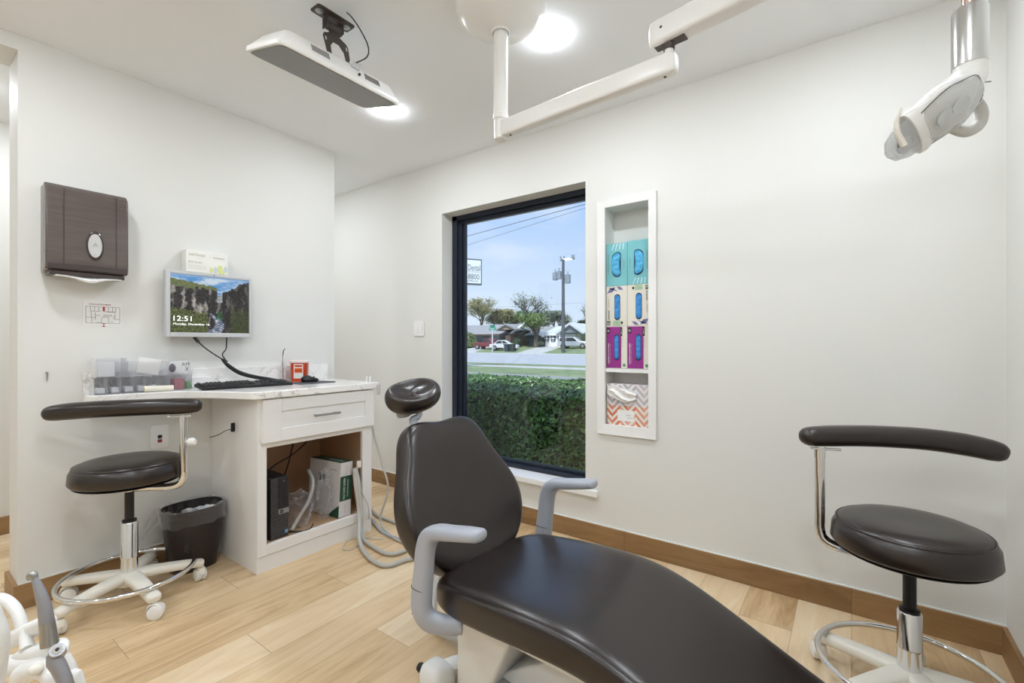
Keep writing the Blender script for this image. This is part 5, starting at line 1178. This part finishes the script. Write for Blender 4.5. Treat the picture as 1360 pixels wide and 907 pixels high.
def leafmat(name, c1, c2, rough=.45, spec=.5):
    m, nt, b = new_mat(name); N = nt.nodes; L = nt.links
    g = N.new('ShaderNodeNewGeometry'); r = N.new('ShaderNodeValToRGB'); L.new(g.outputs['Random Per Island'], r.inputs[0])
    r.color_ramp.elements[0].color = lin(c1); r.color_ramp.elements[1].color = lin(c2); L.new(r.outputs[0], b.inputs['Base Color'])
    b.inputs['Roughness'].default_value = rough; b.inputs['Specular IOR Level'].default_value = spec; return m
def leaves(pts, size, rnd, flat=0.):
    """one small folded quad per point"""
    m_ = MB()
    for p, n_ in pts:
        d_ = Vector((rnd.uniform(-1, 1), rnd.uniform(-1, 1), rnd.uniform(-1, 1)))
        n_ = (n_+d_*.9).normalized(); a = n_.orthogonal().normalized(); a = (a*math.cos(d_.x*3)+n_.cross(a)*math.sin(d_.x*3)).normalized(); b_ = n_.cross(a)
        s_ = size*rnd.uniform(.6, 1.3)
        m_.v += [p-a*s_, p-b_*s_*.5+n_*s_*.15, p+a*s_, p+b_*s_*.5+n_*s_*.15]; o = len(m_.v)-4; m_.f.append((o, o+1, o+2, o+3)); m_.mi.append(0)
    return m_
rnd = random.Random(3)
hd = thing('hedge', 'dense clipped green hedge directly outside the window', 'hedge', (-2.6, 4.1, GZ))
HX0, HX1, HY0, HY1, HZ = -7.5, .5, 3.25, 5.05, .70
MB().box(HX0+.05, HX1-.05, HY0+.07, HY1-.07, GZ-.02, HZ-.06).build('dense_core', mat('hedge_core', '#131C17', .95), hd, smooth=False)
pts = []
for i in range(15000):
    x = rnd.uniform(-5.6, -1.0); y = rnd.uniform(HY0, HY1); z = HZ-abs(rnd.gauss(0, .025))+.03*noise.noise(Vector((x*3, y*3, 0)))
    pts.append((Vector((x, y, z)), Vector((0, -.3, 1))))
for i in range(15000):
    x = rnd.uniform(-4.6, -1.2); z = rnd.uniform(GZ, HZ); y = HY0+abs(rnd.gauss(0, .03))+.05*noise.noise(Vector((x*3, z*3, 5)))
    pts.append((Vector((x, y, z)), Vector((0, -1, .35))))
lv = leaves(pts, .024, rnd).build('foliage', leafmat('hedge_leaves', '#152B1E', '#66924A', .32), hd, smooth=False)
lv['kind'] = 'stuff'

# shop sign on a pole
sg = thing('pole_sign', 'white rectangular dental sign with dark frame high on its pole outside', 'sign', (-16.0, 18, GZ))
a1 = ony(639, 345, 18); a0 = ony(618, 340.5, 18); zb_ = ony(639, 379, 18).z
sx0, sx1 = a1.x-3.6, a1.x
zt1 = a1.z
SGM = Matrix.Translation((a1.x, 18, 0))@Matrix.Rotation(math.radians(60), 4, 'Z')
MB().box(-3.6, 0, -.12, .12, zb_, zt1).xf(SGM).build('cabinet_frame', mat('sign_frame', '#5A6472', .4), sg, bevel=.01)
MB().box(-3.54, -.06, -.13, -.118, zb_+.07, zt1-.07).xf(SGM).build('sign_face', mat('sign_face', '#DDE6EA', .5), sg, smooth=False)
def sl(x_, f_, w2, h_, s_, m_): text(s_, w2, h_, SGM@frame((x_, -.135, zb_+(zt1-zb_)*f_), (1,0,0), (0,0,1)), m_, sg)
M_sgt = mat('sign_ink', '#4C5560', .5)
sl(-.52, .66, .84, .30, 'd Dental', M_sgt); sl(-.50, .49, .8, .11, 'Family Dentistry', mat('sign_grey', '#8C959C', .5)); sl(-.56, .31, .84, .28, '0-8800', M_sgt); sl(-.56, .15, .7, .09, 'dental office .com', M_sgt)
MB().cyl((-.0+SGM.translation.x-1.8, 18.65, GZ-.1), (SGM.translation.x-1.8, 18.65, zb_+.3), .12, n=16).build('pole', mat('sign_pole', '#6A7076', .5), sg)

# utility pole with transformers
UY = 48; pb_ = ony(748, 466.5, UY); ptop = ony(748, 344, UY).z
up = thing('utility_pole', 'tall wooden utility pole with transformers across the road', 'pole', (pb_.x, UY, pb_.z-.1))
M_wood = mat('weathered_pole', '#565B62', 1.0, spec=.1); M_gear = mat('pole_gear', '#7F8A95', .5)
MB().cyl((pb_.x, UY, GZ-.1), (pb_.x, UY, ptop), .23, .15, n=16).build('pole_shaft', M_wood, up)
MB().box(pb_.x-.4, pb_.x+1.5, UY-.06, UY+.06, ptop-.2, ptop-.05).build('crossarm', M_wood, up, smooth=False)
for dx_, z_, r_, h_ in ((-1.1, ptop-2.4, .32, .9), (-.55, ptop-2.3, .30, .9), (.62, ptop-2.9, .34, 1.0)):
    MB().cyl((pb_.x+dx_, UY, z_), (pb_.x+dx_, UY, z_+h_), r_, n=16).build('transformer', M_gear, up); MB().box(min(pb_.x, pb_.x+dx_), max(pb_.x, pb_.x+dx_), UY-.04, UY+.04, z_+h_*.5, z_+h_*.5+.1).build('bracket', M_wood, up, smooth=False)
    MB().cyl((pb_.x+dx_, UY, z_+h_), (pb_.x+dx_, UY, z_+h_+.4), .06, n=8).build('insulator', M_gear, up)
for dx_ in (-.35, .1, 1.2, 1.45): MB().cyl((pb_.x+dx_, UY, ptop-.05), (pb_.x+dx_, UY, ptop+.35), .09, n=8).build('insulator', M_gear, up)
def wire(pa, pb2, sagd, r_, label):
    pts_ = [Vector(pa).lerp(Vector(pb2), k/10)-Vector((0, 0, sagd*4*(k/10)*(1-k/10))) for k in range(11)]
    d_ = (Vector(pb2)-Vector(pa)).normalized()
    MB().tube([Vector(pa)-d_*14]+pts_+[Vector(pb2)+d_*10], r_, n=6).build('overhead_wire', M_wood, None, label, 'wire', 'overhead wires')
wire(ony(619, 314, 13), ony(778, 271, 13), .0, .010, 'upper of the two dark overhead wires crossing the sky')
wire(ony(619, 326, 13), ony(778, 276, 13), .0, .006, 'lower and thinner of the two dark overhead wires')
wire(ony(640, 409, 70), ony(778, 402, 70), .0, .014, 'faint distant wire just above the tree tops')
# street name sign
stn = ony(654, 462, 47); s_t = ony(654, 436, 47)
ss = thing('street_sign', 'green street name sign on a thin post across the road', 'sign', (stn.x, 47, stn.z))
MB().cyl((stn.x, 47, GZ), (stn.x, 47, s_t.z), .07, n=10).build('post', mat('galvanised', '#C2C7CA', .5), ss)
MB().box(stn.x-.55, stn.x+.55, 46.96, 47.04, s_t.z-.25, s_t.z+.12).build('name_blade', mat('sign_green', '#2E8F78', .5), ss, bevel=.01)
MB().box(stn.x-.02, stn.x+.02, 46.5, 47.5, s_t.z+.12, s_t.z+.45).build('name_blade', bpy.data.materials['sign_green'], ss, bevel=.01)
text('MAIN ST', .8, .16, frame((stn.x, 46.95, s_t.z-.06), (1,0,0), (0,0,1)), M_paper, ss)

# houses
def E(u, v, y): return ony(u, v, y)
def gable_house(name, label, y, ul, ur, vb, vw, vr, depth, wallm, roofm, trimm, over=.5):
    """eave side faces the road: wall from ul..ur (pixels at plane y), base vb, wall top vw, ridge vr"""
    p0 = E(ul, vb, y); p1 = E(ur, vb, y); zw = E((ul+ur)/2, vw, y).z; zr = E((ul+ur)/2, vr, y+depth/2).z
    t = thing(name, label, 'house', ((p0.x+p1.x)/2, y, p0.z)); zb__ = min(p0.z, p1.z)-.3
    MB().box(p0.x, p1.x, y, y+depth, zb__, zw).build('wall', wallm, t, smooth=False)
    MB().prism([(y-over, zw-.1), (y+depth/2, zr), (y+depth+over, zw-.1), (y+depth+over, zw-.3), (y+depth/2, zr-.2), (y-over, zw-.3)], lambda a, b_, w2: (w2, a, b_), p0.x-over, p1.x+over).build('roof', roofm, t, smooth=False)
    MB().box(p0.x-over, p1.x+over, y-over-.06, y-over, zw-.32, zw-.10).build('fascia', trimm, t, smooth=False)
    for sx_ in (p0.x-.01, p1.x-.09):
        MB().prism([(y, zw-.2), (y+depth/2, zr-.25), (y+depth, zw-.2)], lambda a, b_, w2: (w2, a, b_), sx_, sx_+.1).build('gable_wall', wallm, t, smooth=False)
    return t, p0, p1, zb__, zw, zr
M_shing = mat('grey_shingle', '#8D8F93', .9, var=.12, vscale=2); M_tan = mat('tan_brick', '#9A8C80', .85, var=.1, vscale=3); M_brown = mat('brown_trim', '#5B4C44', .7); M_wsid = mat('white_siding', '#E6EAEE', .7); M_dgreen = mat('dark_siding', '#3C4A4C', .8); M_shl = mat('pale_shingle', '#B9C1C8', .9, var=.1, vscale=2)
M_pane = mat('dark_window_pane', '#2F3A42', .2)
t, p0, p1, zb2, zw, zr = gable_house('house', 'low brown ranch house with grey shingle roof, left across the road', 58, 600, 688.5, 463, 443, 431.5, 9, M_tan, M_shing, M_brown, .5)
g0 = E(661.5, 438, 56.6); g1 = E(672.4, 431.5, 56.6); g2 = E(686, 438.5, 56.6)
MB().prism([(g0.x, g0.z), (g1.x, g1.z), (g2.x, g0.z)], lambda a, b_, w2: (a, w2, b_), 56.6, 62.3).build('front_gable', M_tan, t, smooth=False)
for ga in (g0, g2):
    MB().loft([[(ga.x+(ga.x-g1.x)*.12, 56.3, g0.z-.15), (ga.x+(ga.x-g1.x)*.12, 56.3, g0.z+.05), (ga.x+(ga.x-g1.x)*.12, 62.3, g0.z+.05), (ga.x+(ga.x-g1.x)*.12, 62.3, g0.z-.15)], [(g1.x, 56.3, g1.z), (g1.x, 56.3, g1.z+.2), (g1.x, 62.3, g1.z+.2), (g1.x, 62.3, g1.z)]]).build('gable_roof', M_shing, t, smooth=False)
for ua, ub, va, vb_ in ((635, 650, 447, 454), (664, 671, 446, 458), (679, 686, 446, 456)):
    a = E(ua, va, 57.9); b_ = E(ub, vb_, 57.9); f_ = MB().box(a.x, b_.x, 56.38, 58.02, b_.z, a.z).build('window_opening', M_pane if ua < 675 else M_brown, t, smooth=False)
t, p0, p1, zb2, zw, zr = gable_house('house', 'dark green house half hidden behind the leafy tree', 58.5, 700, 719.5, 459, 444, 434, 8, M_dgreen, M_shing, M_dgreen, .3)
gx2 = E(697, 440, 57.8).x
for s_ in (-3.2, 3.2):
    MB().loft([[(gx2+s_, 57.6, zw-.45), (gx2+s_, 57.6, zw-.05), (gx2+s_, 58.7, zw-.05), (gx2+s_, 58.7, zw-.45)], [(gx2, 57.6, zw+1.5), (gx2, 57.6, zw+1.85), (gx2, 58.7, zw+1.85), (gx2, 58.7, zw+1.5)]]).build('white_bargeboard', M_wsid, t, smooth=False)
t, p0, p1, zb2, zw, zr = gable_house('house', 'white house with two paned windows and a porch gable, right across the road', 58.5, 724, 764, 458, 442.5, 433, 8, M_wsid, M_shl, M_wsid, .3)
for ua in (723.5, 732):
    a = E(ua, 446, 58.4); b_ = E(ua+5.5, 453, 58.4)
    wo = MB().box(a.x, b_.x, 58.36, 58.48, b_.z, a.z).build('window', M_pane, t, smooth=False); mx_ = (a.x+b_.x)/2; mz_ = (a.z+b_.z)/2
    mb = MB(); mb.box(mx_-.05, mx_+.05, 58.32, 58.36, b_.z, a.z); mb.box(a.x, b_.x, 58.315, 58.32, mz_-.05, mz_+.05); mb.build('muntin', M_wsid, wo, smooth=False)
a = E(741, 445, 58.4); b_ = E(746.5, 458, 58.4); MB().box(a.x, b_.x, 58.35, 58.48, b_.z, a.z).build('porch_opening', mat('porch_dark', '#4B5258', .8), t, smooth=False)
gx3 = E(757, 440, 56.5).x
MB().prism([(gx3-1.9, zw+.0), (gx3, zw+1.15), (gx3+1.9, zw+.0)], lambda a, b_, w2: (a, w2, b_), 56.7, 61.5).build('porch_gable', mat('gable_grey', '#767C82', .8), t, smooth=False)
for s_ in (-2.2, 2.2):
    MB().loft([[(gx3+s_, 56.3, zw-.3), (gx3+s_, 56.3, zw-.0), (gx3+s_, 61.5, zw-.0), (gx3+s_, 61.5, zw-.3)], [(gx3, 56.3, zw+1.1), (gx3, 56.3, zw+1.4), (gx3, 61.5, zw+1.4), (gx3, 61.5, zw+1.1)]]).build('porch_roof', M_shl, t, smooth=False)
for dx_ in (-1.8, 1.8): MB().box(gx3+dx_-.1, gx3+dx_+.1, 56.7, 56.9, zb2, zw).build('porch_post', M_wsid, t, smooth=False)
t, p0, p1, zb2, zw, zr = gable_house('house', 'low grey-roofed house at the right edge of window', 72, 770, 800, 457.5, 444, 435, 9, M_tan, M_shing, M_wsid, .6)

# vehicles
M_tyre = mat('tyre', '#1E1F21', .8); M_rim = mat('rim', '#9DA0A4', .4, metal=.6); M_cgl = mat('car_glass', '#2B343C', .1)
def vehicle(name, label, cat, pos, yaw, L, H, W, paint, prof, glass, wx, wr=.36):
    M_ = Matrix.Translation(pos)@Matrix.Rotation(math.radians(yaw), 4, 'Z'); t = thing(name, label, cat, pos, math.radians(yaw))
    MB().prism([(a*L, b_*H) for a, b_ in prof], lambda a, b_, w2: (a, w2, b_), -W/2, W/2).xf(M_).build('body', paint, t, bevel=.07, bseg=3)
    for s_ in (-1, 1):
        for g_ in glass: MB().prism([(a*L, b_*H) for a, b_ in g_], lambda a, b_, w2: (a, w2, b_), s_*(W/2-.01), s_*(W/2+.012)).xf(M_).build('side_window', M_cgl, t, smooth=False)
    for x_ in wx:
        for s_ in (-1, 1):
            wl = MB().cyl((x_*L, s_*(W/2-.22), wr), (x_*L, s_*(W/2+.02), wr), wr, n=24).xf(M_).build('wheel', M_tyre, t); MB().cyl((x_*L, s_*(W/2+.02), wr), (x_*L, s_*(W/2+.035), wr), wr*.6, n=20).xf(M_).build('rim', M_rim, wl)
    return t, M_
suv = [(-.5, .22), (-.5, .52), (-.47, .60), (-.44, .92), (-.36, 1.0), (.05, .99), (.20, .66), (.44, .58), (.5, .46), (.5, .20)]
suvg = [[(-.42, .64), (-.40, .90), (-.22, .93), (-.22, .64)], [(-.20, .64), (-.20, .93), (.02, .93), (.14, .64)]]
pk = [(-.5, .26), (-.5, .62), (-.10, .62), (-.085, .98), (.0, 1.0), (.12, .98), (.22, .66), (.46, .60), (.5, .5), (.5, .24)]
pkg = [[(-.065, .66), (-.06, .93), (.03, .94), (.03, .66)], [(.045, .66), (.045, .94), (.11, .93), (.18, .66)]]
sed = [(-.5, .25), (-.49, .60), (-.33, .66), (-.20, .97), (.05, 1.0), (.24, .66), (.46, .56), (.5, .42), (.5, .22)]
sedg = [[(-.28, .68), (-.19, .92), (-.05, .95), (-.05, .68)], [(-.03, .68), (-.03, .95), (.04, .94), (.17, .68)]]
p = E(763, 459.5, 55); p.z = gz(55)-.03; vehicle('silver_suv', 'silver sport utility vehicle parked by the white house', 'car', (p.x, 55, p.z), 12, 4.3, 1.55, 1.8, mat('silver_paint', '#C3C7CC', .25, metal=.3), suv, suvg, (-.30, .31))
p = E(650, 462.5, 52.5); p.z = gz(52.5)-.03; vehicle('pickup_truck', 'dark red pickup truck parked before the brown house', 'truck', (p.x, 52.5, p.z), 8, 4.6, 1.55, 1.8, mat('maroon_paint', '#6E2A36', .3), pk, pkg, (-.33, .32))
p = E(670, 463, 50.5); p.z = gz(50.5)-.03; vehicle('sedan', 'pale silver car beside the dark red pickup truck', 'car', (p.x, 50.5, p.z), 25, 3.9, 1.4, 1.7, mat('pale_paint', '#CDD2D6', .25), sed, sedg, (-.32, .32))
p = E(634, 456, 62); 
for du, lab in ((673.5, 'dark wheeled refuse bin in front of the pale car, the left one'), (680.5, 'dark wheeled refuse bin in front of the pale car, the right one')):
    p = E(du, 464, 48.5); p.z = gz(48.5)-.06; t = thing('refuse_bin', lab, 'bin', (p.x, 48.5, p.z), group='refuse bins at the roadside')
    MB().loft([[(p.x+a*k_, 48.5+b_*k_, p.z+z_) for a, b_ in superell(.36, .34, 20, 6)] for k_, z_ in ((.8, .08), (1, .95))]).build('body', mat('bin_dark_%d' % int(du), '#2F3B3C' if du > 676 else '#3A4452', .6), t); MB().box(p.x-.4, p.x+.4, 48.1, 48.9, p.z+.95, p.z+1.03).build('lid', bpy.data.materials['bin_dark_%d' % int(du)], t, bevel=.02)
    for s_ in (-.28, .28): MB().cyl((p.x+s_-.05, 48.8, p.z+.1), (p.x+s_+.05, 48.8, p.z+.1), .1, n=12).build('wheel', M_tyre, t)

# trees
M_bark = mat('bark', '#5C564F', .9)
def tree(label, u, y, vtop, vcrown, halfu, m_leaf, nleaf, seedv, bare=.5, size=.16, trunk=.16, group='trees behind the houses', kindn='tree', vbase=461):
    rn = random.Random(seedv); base = E(u, vbase, y); base.z = gz(y)-.1; top = E(u, vtop, y).z; zc = E(u, vcrown, y).z
    hw = abs(E(u+halfu, 450, y).x-E(u-halfu, 450, y).x)/2; H = top-base.z
    t = thing(kindn, label, 'tree', base, group=group)
    tips = []; b = MB()
    def grow(p, d_, l, r_, lev):
        pts_ = [p]; dd = Vector(d_)
        for k in range(3):
            dd = (dd+Vector((rn.uniform(-.22, .22), rn.uniform(-.22, .22), rn.uniform(-.02, .16)))).normalized(); pts_.append(pts_[-1]+dd*l/3)
        b.tube(pts_, [r_, r_*.62], n=6, smooth=0)
        if lev == 0: tips.append(pts_[-1]); tips.append(pts_[-2]); return
        for k in range(3 if lev > 1 else 4):
            a = rn.uniform(0, 2*PI); sp_ = rn.uniform(.45, .95); nd = (dd+Vector((math.cos(a)*sp_, math.sin(a)*sp_, rn.uniform(-.15, .3)))).normalized()
            grow(pts_[rn.choice((2, 3, 3))], nd, l*rn.uniform(.62, .82), r_*.58, lev-1)
    grow(base, (0, 0, 1), H*.32, trunk, 4)
    xs = max(abs(p.x-base.x) for p in tips); zs = max(p.z for p in tips)
    f_x = hw/max(.1, xs); f_z = (top-base.z)/(zs-base.z)
    fx_ = lambda p: Vector((base.x+(p.x-base.x)*f_x, base.y+(p.y-base.y)*f_x, base.z+(p.z-base.z)*f_z))
    b.v = [fx_(p) for p in b.v]; b.build('branches', M_bark, t)
    tips = [fx_(p) for p in tips]
    pts_ = []
    for k in range(int(nleaf*1.8)):
        c = rn.choice(tips); p = c+Vector((rn.gauss(0, 1), rn.gauss(0, 1), rn.gauss(0, .8)))*H*.06; 
        if p.z > zc+(top-zc)*rn.uniform(0.5, 1.8): continue
        pts_.append((p, Vector((0, -.2, 1))))
    if pts_: 
        o = leaves(pts_, size, rn).build('foliage', m_leaf, t, smooth=False); o['kind'] = 'stuff'
    return t
L_ol = leafmat('olive_leaves', '#76774E', '#A6A36C', .7); L_gr = leafmat('green_leaves', '#4F6A43', '#8B9F62', .7); L_gy = leafmat('grey_green_leaves', '#6D7A6E', '#8F9B8C', .7); L_dk = leafmat('dark_green_leaves', '#33473A', '#5C7058', .7)
tree('sparse olive tree standing behind the brown house roof', 640, 74, 397, 400, 21, L_ol, 2600, 11, trunk=.3)
tree('rounded brownish tree between olive tree and tall bare tree', 668, 78, 410, 409, 20, leafmat('brown_green_leaves', '#6A6A4C', '#8E8A64', .7), 3000, 12, trunk=.25)
tree('tall nearly bare tree rising highest behind the dark house', 705, 76, 391, 425, 22, L_gy, 900, 13, trunk=.3)
tree('green leafy tree standing in front of the dark house', 712, 56.5, 416, 414, 15, L_gr, 2600, 14, trunk=.30, size=.13, group='trees before the houses')
tree('grey-green tree behind the white house roof', 735, 80, 413, 411, 18, L_gy, 3200, 15, trunk=.2)
tree('dense green tree mass low behind the leafy tree', 690, 82, 412, 410, 20, L_gr, 3200, 16, trunk=.2)
tree('round olive-green tree right of the sparse olive tree, behind the brown house', 682, 86, 411, 412, 16, L_ol, 3000, 31, trunk=.2, size=.2)
tree('grey-green tree between the bare tree and the white house roof', 722, 88, 413, 412, 15, L_gy, 3000, 32, trunk=.2, size=.2)
tree('leaning bare tree at the right edge of the window', 782, 76, 401, 440, 14, L_gy, 200, 17, trunk=.28)
tree('dark low tree behind the right-hand house', 776, 84, 424, 420, 20, L_dk, 3400, 18, trunk=.2, size=.2)
def shrub(label, u, v, y, hu, hv, m_, seedv, n=900):
    rn = random.Random(seedv); c = E(u, v, y); sx_ = abs(E(u+hu, v, y).x-c.x); sz_ = abs(E(u, v-hv, y).z-c.z)
    t = thing('shrub', label, 'shrub', (c.x, y, c.z), group='shrubs by the houses')
    MB().sphere((c.x, y, c.z+sz_*.35), 1, (sx_*.8, sx_*.7, sz_*.62)).build('dense_core', bpy.data.materials['hedge_core'], t)
    pts_ = []
    for k in range(n):
        d_ = Vector((rn.gauss(0, 1), rn.gauss(0, 1), abs(rn.gauss(0, 1)))).normalized(); p = Vector((c.x+d_.x*sx_*rn.uniform(.8, 1.05), y+d_.y*sx_, c.z+d_.z*sz_*rn.uniform(.85, 1.1))); pts_.append((p, d_))
    o = leaves(pts_, .12, rn).build('foliage', m_, t, smooth=False); o['kind'] = 'stuff'
shrub('large green shrub left of the dark red pickup truck', 622, 460, 54.5, 9, 18, L_gr, 21, 1600)
shrub('dark shrub right of the pale car', 686, 459.5, 57, 5, 11, L_dk, 22)
shrub('low dark shrub at the left corner of the white house', 718.5, 457.5, 56.5, 3.5, 4, L_dk, 23, 400)
shrub('dark green shrub behind the silver sport utility vehicle', 775, 458, 56.5, 5, 15, L_dk, 24)
